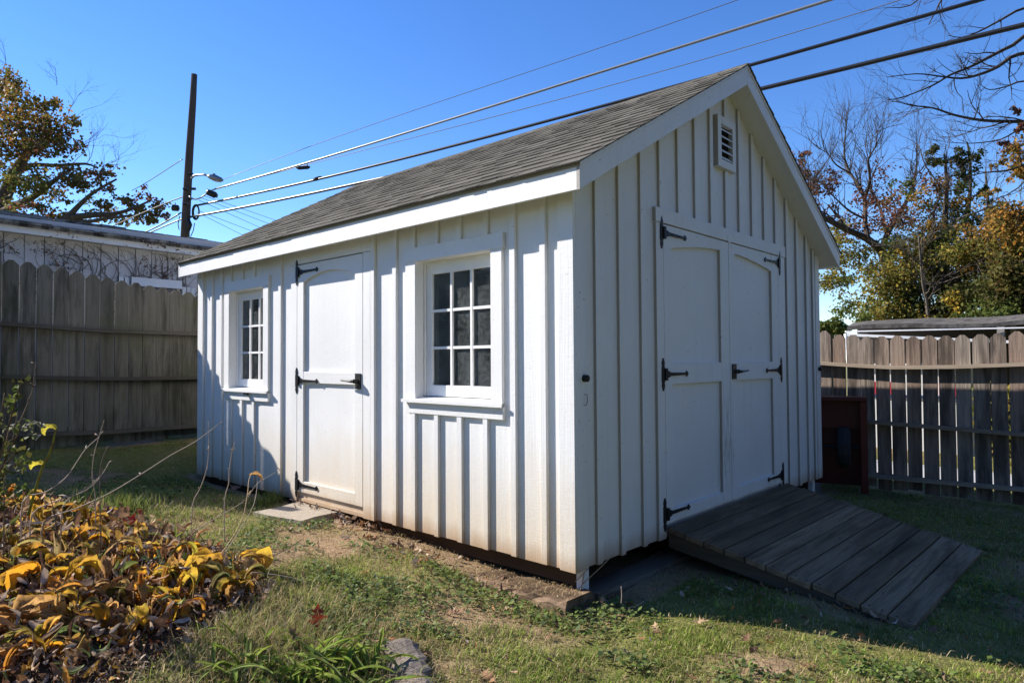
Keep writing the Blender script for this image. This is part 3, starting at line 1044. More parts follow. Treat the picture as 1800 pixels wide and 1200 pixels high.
# local frame: a = across (towards the picture's right), n = towards the camera
nvec = np.array([CAM[0] - cx, CAM[1] - cy, 0]); nvec /= np.linalg.norm(nvec)
avec = np.array([-nvec[1], nvec[0], 0])
H = .762 - cz
cf = lambda u, v, d: tuple(np.array([cx, cy, cz]) + avec * u * .96 + nvec * d + np.array([0, 0, v]))
m = MB(); m.prism([(-.50, .05), (.14, .05), (.14, H - .03), (-.50, H - .03)], cf, -.24, -.22); m.build('tray_floor', RED, cart)
m = MB()
m.prism([(-.52, 0), (-.47, 0), (-.47, H - .045), (-.52, H - .045)], cf, -.24, .0)
m.prism([(.135, 0), (.205, 0), (.205, H - .045), (.135, H - .045)], cf, -.24, .0)
m.build('side_panel', RED, cart, bevel=.006)
m = MB(); m.prism([(-.52, H - .044), (.205, H - .044), (.205, H), (-.52, H)], cf, -.24, .012); m.build('top_rim', RED, cart, bevel=.006)
m = MB(); m.prism([(-.47, H * .66), (.135, H * .66), (.135, H - .05), (-.47, H - .05)], cf, -.14, -.12); m.build('front_panel', RED, cart)
m = MB(); m.tube([cf(-.47, .46, -.07), cf(.135, .46, -.07)], .014, 8); m.build('axle', BLACK_IRON, cart)
TYRE = m_plain('tyre_rubber', (.028, .028, .028), .85)
m = MB()
n = 24
ring = []
prof = [(-.055, .115), (-.065, .17), (-.045, .20), (0, .21), (.045, .20), (.065, .17), (.055, .115)]
vs, fs = [], []
for i in range(n):
    an = 2 * math.pi * i / n
    for du, r in prof:
        rr_ = r * (1.025 if (i % 2 and r > .19) else 1)
        vs.append(cf(-.02 + du, .46 + rr_ * math.sin(an), -.055 + rr_ * math.cos(an)))
q = len(prof)
for i in range(n):
    for j in range(q - 1): fs.append((i * q + j, i * q + j + 1, ((i + 1) % n) * q + j + 1, ((i + 1) % n) * q + j))
m.add(vs, fs)
tyre = m.build('tyre', TYRE, cart)
m = MB(); m.tube([cf(-.075, .46, -.055), cf(-.06, .46, -.055), cf(.02, .46, -.055), cf(.035, .46, -.055)], [.05, .118, .118, .05], 16); m.build('rim', m_plain('grey_rim', (.3, .3, .3), .5), cart)

# ================================================================== NEIGHBOUR'S GARAGE BEHIND THE LEFT FENCE
GP = m_paint('old_white_siding', base=(.50, .49, .50), grime=1.6)
GPF = m_paint('old_white_fascia', base=(.74, .74, .74), grime=.7)
YG = 8.25
garage = empty('neighbour_garage', (-1.5, 9.6, gh(-1, 9)), 'old white plank sided garage with grey shingle roof behind the left fence', 'garage')
eave = lambda x: 2.885 - .02 * (x + 1)
gw = bx('wall', GP, garage, -9, 4.2, YG + .03, YG + .12, .2, 3.05)
x = -9.0
while x < 4.19:
    m = MB(); m.prism([(x + .004, .25), (x + .216, .25), (x + .216, eave(x) + .1), (x + .004, eave(x) + .1)], lambda u, v, d: (u, YG + d, v), .0, .029)
    m.build('board', GP, gw, bevel=.004)
    x += .22
m = MB()
m.prism([(-9.2, eave(-9.2) - .075), (4.4, eave(4.4) - .075), (4.4, eave(4.4) + .015), (-9.2, eave(-9.2) + .015)], lambda u, v, d: (u, YG - .20 + d, v), 0, .03)
m.build('fascia', GPF, garage)
m = MB()
m.prism([(-9.2, eave(-9.2) - .065), (4.4, eave(4.4) - .065), (4.4, eave(4.4) - .05), (-9.2, eave(-9.2) - .055)], lambda u, v, d: (u, YG - .17 + d, v), 0, .2)
m.build('soffit', GPF, garage)
for xx in (-9, 4.1): bx('end_wall', GP, garage, xx, xx + .1, YG + .121, YG + 6, .1, 3.0)
bx('rear_wall', GP, garage, -9, 4.2, YG + 6.01, YG + 6.1, .1, 3.0)
t = NT('old_roof_shingle')
n1 = t.noise(1, 5, .65, t.pos((5, 30, 5)))
t.b.inputs['Specular IOR Level'].default_value = 0.0
n1 = t.noise(1, 4, .75, t.pos((7, 2.4, 2)))
c = t.mix((.045, .042, .038), (.25, .232, .205), t.maprange(n1, .42, .58))
c = t.mix(c, (.30, .29, .28), t.math('MULTIPLY', t.math('POWER', t.rand(), 4.0), .8))
t.bump(n1, .6, .01)
OLDSH = t.fin(c, .95)
PITCH_G = .222
m = MB()
m.hexa([(-9.3, YG - .24, eave(-9.3)), (4.5, YG - .24, eave(4.5)), (4.5, YG + 3.05, eave(4.5) + 3.29 * PITCH_G), (-9.3, YG + 3.05, eave(-9.3) + 3.29 * PITCH_G),
        (-9.3, YG - .24, eave(-9.3) + .03), (4.5, YG - .24, eave(4.5) + .03), (4.5, YG + 3.05, eave(4.5) + 3.29 * PITCH_G + .03), (-9.3, YG + 3.05, eave(-9.3) + 3.29 * PITCH_G + .03)])
m.hexa([(-9.3, YG + 3.051, eave(-9.3) + 3.29 * PITCH_G), (4.5, YG + 3.051, eave(4.5) + 3.29 * PITCH_G), (4.5, YG + 6.3, eave(4.5)), (-9.3, YG + 6.3, eave(-9.3)),
        (-9.3, YG + 3.051, eave(-9.3) + 3.29 * PITCH_G + .03), (4.5, YG + 3.051, eave(4.5) + 3.29 * PITCH_G + .03), (4.5, YG + 6.3, eave(4.5) + .03), (-9.3, YG + 6.3, eave(-9.3) + .03)])
groof = m.build('roof', OLDSH, garage)
for k in range(19):                                     # curled, weathered courses
    y = YG - .26 + k * .175
    x = -4.6
    while x < 4.5:
        w = rnd.uniform(.3, .9)
        if rnd.random() < .88:
            z = eave(x) + .031 + (y - YG + .24) * PITCH_G
            lift = rnd.choice([.012, .018, .028, .045])
            m = MB()
            m.hexa([(x, y, z), (x + w - .01, y, z), (x + w - .01, y + .19, z + .19 * PITCH_G), (x, y + .19, z + .19 * PITCH_G),
                    (x, y, z + lift), (x + w - .01, y, z + lift * .8), (x + w - .01, y + .19, z + .19 * PITCH_G + .004), (x, y + .19, z + .19 * PITCH_G + .004)])
            if x > -2.4 and x < 3.0: m.build('shingle', OLDSH, groof)
        x += w
# its window, only the top showing over the fence
gwin = bx('window', GPF, garage, .40, 1.06, YG - .045, YG - .001, 1.15, 2.30)
bx('head_casing', GPF, gwin, .39, 1.08, YG - .085, YG - .046, 2.262, 2.375)
bx('drip_cap', GPF, gwin, .38, 1.09, YG - .13, YG - .086, 2.248, 2.262)
bx('pane', m_plain('blue_reflection_glass', (.03, .04, .09), .08, 0, .1), gwin, .44, 1.02, YG - .052, YG - .0455, 1.2, 2.25)  # the blue reflection is put into the pane's dark colour
for xx in (.24, .315, 1.10, 1.165, 1.23): bx('shutter_slat', GPF, gwin, xx, xx + .055, YG - .045, YG - .002, 1.15, 2.37 - .1 * (xx - .3))

# dead creeper on that wall
VINE = m_plain('dead_creeper', (.15, .115, .095), .9)
vine = empty('dead_creeper', (.6, YG - .03, gh(.6, 8)), 'leafless brown creeper clinging to the white garage wall', 'creeper')
m = MB()
lv, lf, lc = [], [], []
for k in range(120):
    x = rnd.uniform(-2.0, 1.6); z = rnd.uniform(1.6, 2.6)
    if k % 4 == 0: x = rnd.gauss(.75, .25); z = 2.1
    an = math.radians(rnd.uniform(30, 150))
    pts = []
    for s in range(rnd.randint(7, 14)):
        pts.append((x, YG - .012 - rnd.uniform(0, .02), z))
        an += rnd.uniform(-.6, .6)
        x += .075 * math.cos(an); z += .075 * math.sin(an)
        if z > eave(x) - .1: an = -abs(an) * .4
        if z > eave(x) - .08: break
    if len(pts) > 2: m.tube(pts, [max(.0025, .0065 * (1 - i / len(pts))) for i in range(len(pts))], 4)
m.build('stem', VINE, vine)
for cx_, cz_, n_, sp_ in ((-.62, 2.62, 60, .07), (-.52, 2.48, 60, .06), (-.55, 2.72, 30, .09), (-.98, 2.62, 30, .08), (-.4, 2.86, 30, .10), (.62, 2.86, 50, .10), (.95, 2.86, 70, .12), (.68, 2.52, 50, .10), (.82, 2.4, 60, .09), (1.0, 2.6, 60, .2), (.3, 2.6, 40, .25), (.05, 2.5, 30, .2), (-.2, 2.6, 30, .2), (1.2, 2.65, 30, .2)):
    for _ in range(n_):
        x = rnd.gauss(cx_, sp_); z = min(rnd.gauss(cz_, sp_ * .7), eave(x) + .03); y = YG - .02 - rnd.uniform(0, .06) - (.2 if z > eave(x) - .09 else 0)
        s = rnd.uniform(.008, .026)
        b = len(lv)
        d = NP.normal(size=(2, 3)); d[:, 1] *= .5
        lv += [(x, y, z), (x + d[0, 0] * s, y + d[0, 1] * s, z + d[0, 2] * s), (x + d[1, 0] * s, y + d[1, 1] * s, z + d[1, 2] * s)]
        lf.append((b, b + 1, b + 2)); q = rnd.uniform(.6, 1.5); lc += [(.17 * q, .115 * q, .08 * q)] * 3
LEAFDRY = m_leaf('dry_leaf', .7, .2, .15, dirt=.4)
tag(npmesh('dry_leaves', np.array(lv), np.array(lf), LEAFDRY, vine, np.array(lc)), kind='stuff')

# ================================================================== BEYOND THE RIGHT FENCE
t = NT('alley_concrete'); n1 = t.noise(3, 5); M_ALLEY = t.fin(t.mix((.38, .37, .35), (.52, .50, .47), n1), .9)
m = MB()
for k in range(30):
    y0, y1 = -12 + k * 1.0, -11 + k * 1.0
    a = [(x, y, gh(x, y) + .03) for x, y in ((6.4, y0), (8.6, y0), (8.6, y1), (6.4, y1))]
    m.add(a, [(0, 1, 2, 3)])
tag(m.build('alley', M_ALLEY), kind='structure')
# low white building with a red band seen in slices between the pickets
WB = m_plain('white_render', (.62, .62, .61), .8, 0, .05)
lb = empty('low_building', (13.2, 1.5, gh(13, 1.5)), 'low white building with red panels, seen in slivers through the right fence gaps', 'building')
zb = gh(12, 1.5)
def at_x(px_, X_):
    r_ = ray(px_, 700); return CAM[1] + r_[1] * (X_ - CAM[0]) / r_[0]
ya_, yb_ = at_x(1705, 12.6), at_x(1500, 12.6)
yr0, yr1 = at_x(1688, 12.6), at_x(1533, 12.6)
bx('wall', WB, lb, 12.6, 16, ya_, yb_, zb - .3, .98)
REDB = m_plain('red_band_paint', (.40, .03, .045), .6)
for qa, qb in ((1574, 1532), (1690, 1652)): bx('red_panel', REDB, lb, 12.56, 12.599, at_x(qa, 12.6), at_x(qb, 12.6), .40, .66)
bx('dark_band', m_plain('blue_band_paint', (.03, .05, .12), .6), lb, 12.56, 12.599, yr0, yr1, .34, .399)
bx('roof', m_plain('white_roof', (.6, .6, .6), .8), lb, 12.5, 16.1, ya_ - .1, yb_ + .1, .981, 1.03)

# carport with a drooping low roof
cp_d = 13.0
p = lambda x, y, d: PX(x, y, d)
carport = empty('carport', tuple(p(1640, 640, 14.0)[:2]) + (gh(14, 6),), 'low carport with weathered grey felt roof and white gutter behind the right fence', 'carport')
FELT = m_wood('roof_felt', (.11, .10, .09), (.20, .185, .165), (.10, .095, .09), 'x', (.05, .045, .04), st=(.45, .65, .8))
GUT = m_plain('white_gutter', (.80, .80, .80), .4, 0, .08)
e0, e1 = p(1489, 580, 12.6), p(1960, 566, 10.4)
r0, r1 = p(1500, 572, 15.5), p(1980, 548, 13.4)
m = MB()
nseg = 16
vs = []
for i in range(nseg + 1):
    s = i / nseg
    for base0, base1, up in ((e0, e1, 0), (r0, r1, 0)):
        q = base0 + (base1 - base0) * s
        wob = .03 * math.sin(s * 9) + rnd.uniform(-.012, .012)
        vs.append(q + np.array([0, 0, wob * .6])); vs.append(q + np.array([0, 0, .07 + wob]))
fs = []
for i in range(nseg):
    a, b = i * 4, i * 4 + 4
    fs += [(a + 1, b + 1, b + 3, a + 3), (a, a + 2, b + 2, b), (a, b, b + 1, a + 1), (a + 2, a + 3, b + 3, b + 2)]
fs += [(0, 1, 3, 2), (nseg * 4, nseg * 4 + 2, nseg * 4 + 3, nseg * 4 + 1)]
m.add(vs, fs)
m.build('roof', FELT, carport)
m = MB()
f0, f1 = p(1487, 581.5, 12.5), p(1960, 571, 10.3)
dz = np.array([0, 0, -.022])
th = np.array([.04, .03, 0])
m.hexa([f0 + dz, f1 + dz, f1 + dz + th, f0 + dz + th, f0, f1, f1 + th, f0 + th])
m.build('fascia', GUT, carport)
g0, g1 = p(1487, 586, 12.4), p(1960, 606, 10.2)
m = MB()
m.hexa([g0 + np.array([0, 0, -.045]), g1 + np.array([0, 0, -.045]), g1 + th * 2 + np.array([0, 0, -.045]), g0 + th * 2 + np.array([0, 0, -.045]), g0, g1, g1 + th * 2, g0 + th * 2])
gut = m.build('gutter', GUT, carport)
m = MB()
q = g0 + np.array([.03, 0, 0])
m.tube([q, q + np.array([0, 0, -.25]), np.array([q[0] + .1, q[1], q[2] - .6]), np.array([q[0] + .1, q[1], gh(q[0], q[1])])], .035, 8)
m.build('downspout', GUT, carport)
for s in (.62, .98):
    for a, b in ((e0, e1), (r0, r1)):
        q = a + (b - a) * s
        m = MB(); m.box(q[0] - .05, q[0] + .05, q[1] - .05, q[1] + .05, gh(q[0], q[1]) - .1, q[2] - .02); m.build('post', m_plain('grey_post', (.2, .19, .18), .8), carport)
# added dark sheet, its colour giving the deep shade under the carport roof
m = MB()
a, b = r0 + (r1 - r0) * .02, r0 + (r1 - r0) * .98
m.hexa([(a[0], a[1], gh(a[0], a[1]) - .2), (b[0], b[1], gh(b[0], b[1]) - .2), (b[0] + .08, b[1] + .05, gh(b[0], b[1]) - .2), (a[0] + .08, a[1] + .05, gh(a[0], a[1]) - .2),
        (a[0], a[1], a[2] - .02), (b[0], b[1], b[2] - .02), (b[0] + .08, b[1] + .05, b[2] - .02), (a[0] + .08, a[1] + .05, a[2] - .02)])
m.build('back_wall', m_plain('carport_shade_sheet', (.09, .08, .07), .9), carport)

# ================================================================== POLE, LAMP AND WIRES
POLE = m_wood('pole_wood', (.085, .07, .056), (.15, .125, .10), (.07, .056, .048), 'z')
DP = 18.0
pole = empty('utility_pole', (*PX(323, 470, DP)[:2], gh(*PX(323, 470, DP)[:2])), 'tall bare wooden utility pole leaning slightly behind the garage', 'pole')
pts = [PX(322, 560, DP), PX(325, 420, DP), PX(328, 360, DP), PX(333, 270, DP), PX(339, 180, DP), PX(341.5, 131, DP)]
b0 = PX(318, 600, DP); b0[2] = gh(b0[0], b0[1]) - .3
m = MB(); m.tube([b0] + pts, [.13, .120, .115, .108, .098, .084, .074], 12)
m.build('shaft', POLE, pole, smooth=True)
m = MB()
for (x, y) in ((331, 306), (336, 332), (322, 332), (330, 349), (322, 358)):
    q = PX(x, y, DP - .15); m.tube([q, q + RGT * .12], .035, 6)
m.build('bolt', BLACK_IRON, pole)
m = MB()
for (x, y, rx, ry) in ((344, 373, 6, 13), (345, 373, 5, 11)):
    pts = [PX(x + rx * math.cos(a), y + ry * math.sin(a), DP - .2) for a in np.linspace(0, 6.28, 20)]
    m.tube(pts, .02, 5, cap=False)
pts = [PX(x, y, DP - .18) for x, y in ((330, 385), (333, 395), (331, 404), (328, 412))]
m.tube(pts, [.06, .08, .06, .02], 6)
m.tube([PX(x, y, DP - .2) for x, y in ((342, 392), (340, 405), (335, 416))], .012, 4)
m.tube([PX(x, y, DP - .2) for x, y in ((316, 380), (313, 394), (315, 404))], .012, 4)
m.build('cable_coil', BLACK_IRON, pole)

LAMPG = m_plain('grey_lamp_metal', (.20, .21, .24), .4, .6)
lamp = empty('street_lamp', tuple(PX(338, 311, DP - .15)), 'small grey street lamp on a curved arm fixed to the utility pole', 'street lamp')
m = MB(); m.tube([PX(x, y, DP - .15 - i * .12) for i, (x, y) in enumerate(((337, 313), (341, 309), (348, 307.5), (358, 307), (366, 309)))], .03, 7); m.build('arm', LAMPG, lamp, smooth=True)
m = MB()
d_ = DP - .75
m.tube([PX(365, 309, d_), PX(370, 310.5, d_), PX(378, 313, d_), PX(388, 316, d_), PX(392, 317.5, d_)], [.04, .065, .085, .06, .03], 8); m.build('lamp_head', LAMPG, lamp, smooth=True)
m = MB(); m.tube([PX(376, 311.5, d_), PX(376.3, 305.5, d_)], .035, 8); m.build('photocell', m_plain('dark_cell', (.05, .08, .16), .4), lamp)
m = MB(); m.tube([PX(371, 313.5, d_), PX(380, 316.5, d_), PX(388, 319, d_)], [.035, .05, .03], 8); m.build('lens', m_plain('pale_lens', (.4, .36, .34), .3), lamp)

CABLE = m_plain('black_cable', (.030, .030, .033), .35, 0, .2)
CABLEW = m_plain('bright_cable', (.30, .295, .29), .40, .3, .2)


def cable(name, pix, r, label, mat=CABLE, n=26, group=None):
    """pix: list of (x, y, depth); a smooth cable through those places"""
    P_ = [PX(*q) for q in pix]
    tt = np.r_[0, np.cumsum([np.linalg.norm(b - a) for a, b in zip(P_[:-1], P_[1:])])]
    deg = min(3, len(P_) - 1)
    s_ = np.linspace(0, tt[-1], n)
    cs = [np.polyval(np.polyfit(tt, [p_[k] for p_ in P_], deg), s_) for k in range(3)]
    pts = [np.array([cs[0][i], cs[1][i], cs[2][i]]) for i in range(n)]
    m = MB(); m.tube(pts, r, 6)
    return tag(m.build(name, mat, None, smooth=True), label, 'cable', group)


def dinv(x, x0, d0, x1, d1):
    return 1 / (1 / d0 + (1 / d1 - 1 / d0) * (x - x0) / (x1 - x0))


def wire(pix, d0, d1, r, label, mat=CABLE, name='overhead_cable', group=None):
    x0, x1 = pix[0][0], pix[-1][0]
    return cable(name, [(x, y, dinv(x, x0, d0, x1, d1)) for x, y in pix], r, label, mat, group=group)


wire([(330, 382), (470, 356), (615, 326), (900, 259), (1345, 156), (1800, 46), (1990, -5)], 18, 6.6, .030, 'thick black cable passing lowest behind the roof ridge to the right edge')
wire([(342, 362), (560, 314), (800, 257), (1060, 187), (1322, 111), (1560, 48), (1800, -22)], 18, 8.0, .028, 'thick black cable passing just over the roof apex')
wire([(378, 332), (525, 292), (640, 254), (800, 208), (1060, 126), (1290, 52), (1460, 1), (1560, -32)], 17.6, 9.0, .024, 'bright grey twisted cable bundle highest of the thick overhead lines', CABLEW)
wire([(378, 333), (525, 294), (640, 263), (800, 224), (1000, 171), (1260, 97), (1570, 4), (1680, -30)], 17.6, 10, .008, 'thin wire hanging just under the bright twisted bundle', CABLEW)
wire([(394, 315), (600, 238), (740, 190), (1000, 103), (1297, 0), (1390, -33)], 18, 12, .008, 'hair thin wire topmost across the blue sky', m_plain('thin_grey_wire', (.22, .22, .24), .5, .3))
# left of the pole
wire([(333, 345), (345, 350), (356, 346), (366, 338), (378, 333)], 17.8, 17.6, .02, 'short sagging pale tail joining the bright bundle to the pole', CABLEW)
wire([(60, 440), (200, 396), (270, 368), (312, 346), (333, 344)], 23, 18, .018, 'pale cable bundle running left from the pole over the garage roof', m_plain('dull_cable', (.14, .14, .14), .6))
wire([(150, 440), (260, 406), (295, 388), (318, 374)], 21, 18, .020, 'upper black cable running down left from the pole to the garage', CABLE)
wire([(150, 446), (262, 410), (300, 393), (330, 382)], 21, 18, .020, 'lower black cable running down left from the pole to the garage', CABLE)
wire([(232, 335), (262, 318), (290, 300), (321, 280)], 24, 18, .012, 'dark wire slanting up to the pole above the street lamp', CABLE)
for k, q in enumerate([[(357, 344), (420, 365), (500, 393)], [(352, 347), (425, 375), (500, 404)], [(350, 352), (410, 379), (500, 419)], [(348, 370), (400, 390), (480, 420)], [(346, 373), (390, 395), (470, 435)]]):
    wire(q, 18, 24, .007, ['topmost', 'second from top', 'middle', 'second lowest', 'lowest'][k] + ' of five thin service wires fanning down right from the pole', name='service_wire', group='service wires fanning from the pole')
# splice cases on the lines
BLK = m_plain('black_plastic', (.015, .015, .016), .5)


def splice(pts, r, label, hang=()):
    o = empty('splice_case', tuple(pts[len(pts) // 2]), label, 'splice case')
    m = MB(); m.tube(pts, r, 8); m.build('case', BLK, o)
    for a, b in hang:
        m = MB(); m.tube([a, b], .012, 5); m.build('strap', BLK, o)
    return o


d_ = 17.4
splice([PX(363, 337, d_), PX(366, 338, d_), PX(378, 343, d_), PX(382, 344, d_)], [.04, .08, .085, .04], 'black splice case on the bright bundle just right of the pole', [(PX(366, 338, d_), PX(365, 332, d_)), (PX(380, 344, d_), PX(382, 348, d_))])
d_ = dinv(532, 378, 17.6, 1560, 9)
splice([PX(521, 294.5, d_), PX(525, 295.5, d_), PX(541, 294.5, d_), PX(545, 293.5, d_)], [.02, .042, .042, .02], 'slim black splice case hung under the bright bundle left of the roof', [(PX(526, 294, d_), PX(527, 290, d_)), (PX(540, 293.5, d_), PX(540, 288, d_))])
d_ = dinv(558, 342, 18, 1800, 8)
splice([PX(551, 316, d_), PX(555, 315, d_), PX(562, 313, d_), PX(566, 312, d_)], [.03, .045, .045, .03], 'small dark clamp on the upper black cable', [])
d_ = 18.1
splice([PX(303, 364, d_), PX(304, 365, d_), PX(313, 366, d_), PX(314.5, 366, d_)], [.05, .09, .085, .05], 'square black box hanging on the pale cable left of the pole', [(PX(308, 362, d_), PX(308, 356, d_))])
# ================================================================== TREES
def m_bark(name, c0, c1):
    t = NT(name); n = t.noise(1, 6, .7, t.pos((14, 14, 3))); c = t.mix(c0, c1, t.maprange(n, .35, .65)); t.bump(n, .7, .02); return t.fin(c, .95)


BARK = m_bark('bark', (.034, .027, .021), (.075, .06, .048))
BARK2 = m_bark('bark_pale', (.07, .056, .044), (.15, .125, .10))
LEAF = m_leaf('leaf', .6, .46, .12)


def limb(mb, pts, r0, r1, n=6, tips=None):
    pts = [np.asarray(p, float) for p in pts]
    P_ = []
    for i in range(len(pts) - 1):                      # Catmull-Rom
        a, b, c, d = pts[max(i - 1, 0)], pts[i], pts[i + 1], pts[min(i + 2, len(pts) - 1)]
        for k in range(3):
            u = k / 3
            P_.append(.5 * (2 * b + (c - a) * u + (2 * a - 5 * b + 4 * c - d) * u * u + (3 * b - a - 3 * c + d) * u ** 3))
    P_.append(pts[-1])
    N_ = len(P_)
    R_ = [r0 + (r1 - r0) * i / (N_ - 1) for i in range(N_)]
    mb.tube(P_, R_, n)
    return P_, R_


def twigs(mb, p, d, length, r, level, rng, out=None, up=.15, spread=.7, n=5):
    d = d / np.linalg.norm(d)
    seg = max(2, int(3 + level))
    pts = [p]; q = p.copy()
    for i in range(seg):
        d = d + rng.normal(size=3) * .17 + np.array([0, 0, up * .25])
        d /= np.linalg.norm(d)
        q = q + d * length / seg
        pts.append(q.copy())
    mb.tube(pts, [r * (1 - .65 * i / seg) for i in range(seg + 1)], 3 if level <= 1 else n, cap=False)
    if out is not None: out += pts[1:]
    if level <= 0: return
    for k in range(rng.integers(2, 5)):
        i = rng.integers(1, seg + 1)
        dd = d + rng.normal(size=3) * spread + np.array([0, 0, up])
        twigs(mb, pts[i], dd, length * rng.uniform(.5, .8), r * .55, level - 1, rng, out, up, spread, n)


def leafcloud(clusters, size, rng, depth_jit=1.0, droop=.3):
    """clusters: (centre, (rx,ry,rz) in camera-free metres, count, palette)"""
    Vs, Cs = [], []
    for c, rad, n, pal in clusters:
        n = int(n)
        nsub = max(3, n // 26)                          # a few clumps in each cluster, so that gaps stay open
        sub = rng.normal(size=(nsub, 3)) * np.array(rad) * .52
        p = np.asarray(c) + sub[rng.integers(0, nsub, n)] + rng.normal(size=(n, 3)) * np.array(rad) * .22
        s = size * rng.uniform(.55, 1.35, n)[:, None]
        a = rng.normal(size=(n, 3)); a[:, 2] -= droop; a /= np.linalg.norm(a, axis=1)[:, None]
        b = np.cross(a, rng.normal(size=(n, 3))); b /= np.linalg.norm(b, axis=1)[:, None] + 1e-9
        nn = np.cross(a, b)
        w = s * .42
        v = np.stack([p, p + a * s * .5 + b * w + nn * s * .12, p + a * s, p + a * s * .5 - b * w + nn * s * .12], 1)
        Vs.append(v.reshape(-1, 3))
        pal = np.array(pal)
        col = pal[rng.integers(0, len(pal), n)] * rng.uniform(.7, 1.3, n)[:, None]
        Cs.append(np.repeat(col, 4, 0))
    V = np.concatenate(Vs); Cc = np.concatenate(Cs)
    return V, np.arange(len(V)).reshape(-1, 4), Cc


def pxc(cl, d0, rng, dj, dens, pal_of, dmul=3.0):
    """cluster list given where it stands in the photograph and how deep; real thickness in depth"""
    out = []
    for q in cl:
        x, y, rx, ry = q[:4]
        d = d0 + rng.uniform(-dj, dj)
        k = d / FPX
        rad = (rx * k, max(rx, ry) * k * 1.0, ry * k)
        n = dmul * dens * rx * ry
        out.append((PX(x, y, d), rad, n * (q[5] if len(q) > 5 else 1), pal_of[q[4]]))
    return out


OLIVE = [(.12, .11, .025), (.16, .13, .035), (.085, .085, .022), (.13, .085, .03)]
DKGRN = [(.06, .075, .018), (.085, .095, .024), (.11, .105, .03), (.065, .06, .022)]
MIDGRN = [(.07, .10, .022), (.10, .13, .03), (.13, .14, .035)]
YELGRN = [(.20, .19, .035), (.26, .23, .05), (.13, .14, .03), (.33, .25, .05), (.10, .11, .03), (.22, .14, .04)]
YEL = [(.42, .29, .04), (.50, .34, .05), (.26, .20, .03), (.16, .15, .035), (.34, .20, .04)]
ORANGE = [(.38, .17, .03), (.42, .24, .05), (.22, .12, .03), (.16, .13, .03), (.10, .10, .03)]
RUST = [(.18, .065, .045), (.13, .06, .04), (.25, .12, .06), (.09, .06, .04)]
PALS = dict(o=OLIVE, d=DKGRN, m=MIDGRN, y=YELGRN, Y=YEL, r=ORANGE, u=RUST)

# left tree
rg = np.random.default_rng(3)
DL = 28.0
P28 = lambda x, y, dd=0: PX(x, y, DL + dd)
base = P28(-25, 560); base[2] = gh(base[0], base[1]) - .2
t1 = empty('maple_tree', base, 'maple in mixed green and orange leaf rising behind the garage at the left', 'tree')
m = MB()
tips = []
limb(m, [base, P28(-18, 450), P28(-5, 380), P28(12, 335), P28(32, 295), P28(50, 268), P28(75, 250, 1), P28(95, 225, 1.4)], .42, .05, 8)
limb(m, [P28(-5, 380), P28(25, 362, -1), P28(60, 345, -2), P28(95, 318, -3), P28(120, 300, -3)], .20, .04)
limb(m, [P28(32, 297), P28(60, 290, 1), P28(100, 291, 1.5), P28(150, 288, 2), P28(172, 296, 2)], .12, .03)
limb(m, [P28(50, 268), P28(40, 230), P28(30, 190), P28(25, 150)], .15, .04)
limb(m, [P28(60, 270), P28(90, 240, -1), P28(80, 200, -1.5), P28(78, 170, -1)], .10, .03)
limb(m, [P28(-18, 450), P28(30, 420, -3), P28(85, 398, -4), P28(116, 384, -4), P28(140, 360, -4), P28(165, 338, -4), P28(205, 315, -4)], .20, .035)
limb(m, [P28(116, 384, -4), P28(160, 378, -4), P28(200, 376, -4), P28(235, 366, -4), P28(265, 352, -4)], .13, .03)
limb(m, [P28(120, 383, -4), P28(150, 390, -4), P28(200, 382, -4.5), P28(250, 378, -4.5)], .1, .03)
for (x, y, dx, dy, ln) in ((110, 250, .3, 1, 2.6), (125, 270, .5, 1, 2.6), (130, 285, .8, 1, 2.4), (150, 290, 1, .8, 2.2), (150, 300, 1, .5, 2.4), (100, 150, .2, 1, 1.2), (5, 125, .1, 1, 1.5), (180, 310, 1, .3, 2), (120, 200, .5, 1, 1.6)):
    twigs(m, P28(x, y), RGT * dx + UPV * dy + rg.normal(size=3) * .1, ln * .62, .014, 3, rg, tips, .15, .45)
m.build('trunk', BARK, t1, smooth=True)
cl = [(12, 150, 34, 24, 'o'), (-20, 170, 40, 40, 'o'), (68, 182, 36, 20, 'o'), (92, 178, 16, 10, 'o'), (20, 200, 40, 28, 'r'), (60, 212, 44, 26, 'r'), (104, 212, 32, 18, 'o'), (122, 214, 14, 8, 'd'), (75, 240, 48, 24, 'd', 1.2), (112, 242, 26, 20, 'd'), (20, 245, 36, 26, 'r'), (-20, 250, 40, 40, 'o'),
      (45, 268, 40, 14, 'd'), (110, 268, 26, 13, 'd'), (10, 290, 26, 22, 'o'), (150, 300, 40, 16, 'd'), (180, 302, 18, 10, 'u'), (115, 308, 44, 20, 'd'), (60, 318, 40, 20, 'm'), (135, 325, 32, 14, 'd'), (25, 330, 30, 24, 'm'), (90, 343, 32, 16, 'o'), (200, 330, 12, 8, 'u'), (172, 318, 22, 12, 'd'),
      (255, 340, 13, 15, 'u'), (232, 358, 24, 13, 'd'), (262, 366, 24, 16, 'd'), (200, 362, 30, 12, 'd'), (280, 362, 12, 14, 'u'), (248, 386, 24, 10, 'o'), (165, 372, 34, 12, 'o'), (205, 384, 40, 10, 'd'), (130, 350, 16, 10, 'm'), (60, 372, 50, 13, 'd', 1.2), (10, 372, 40, 16, 'd', 1.2), (20, 400, 60, 12, 'd', 1.3), (110, 375, 20, 10, 'o'), (272, 392, 16, 8, 'o')]
PALL = dict(PALS, d=OLIVE + RUST + DKGRN, m=OLIVE + MIDGRN, o=OLIVE + [(.20, .12, .035), (.24, .13, .04)])
c_ = pxc(cl, DL - 1.5, rg, 2.0, .33, PALL, 1.5)
V, F, cc = leafcloud(c_, .135, rg)
tag(npmesh('crown', V, F, LEAF, t1, cc), kind='stuff')

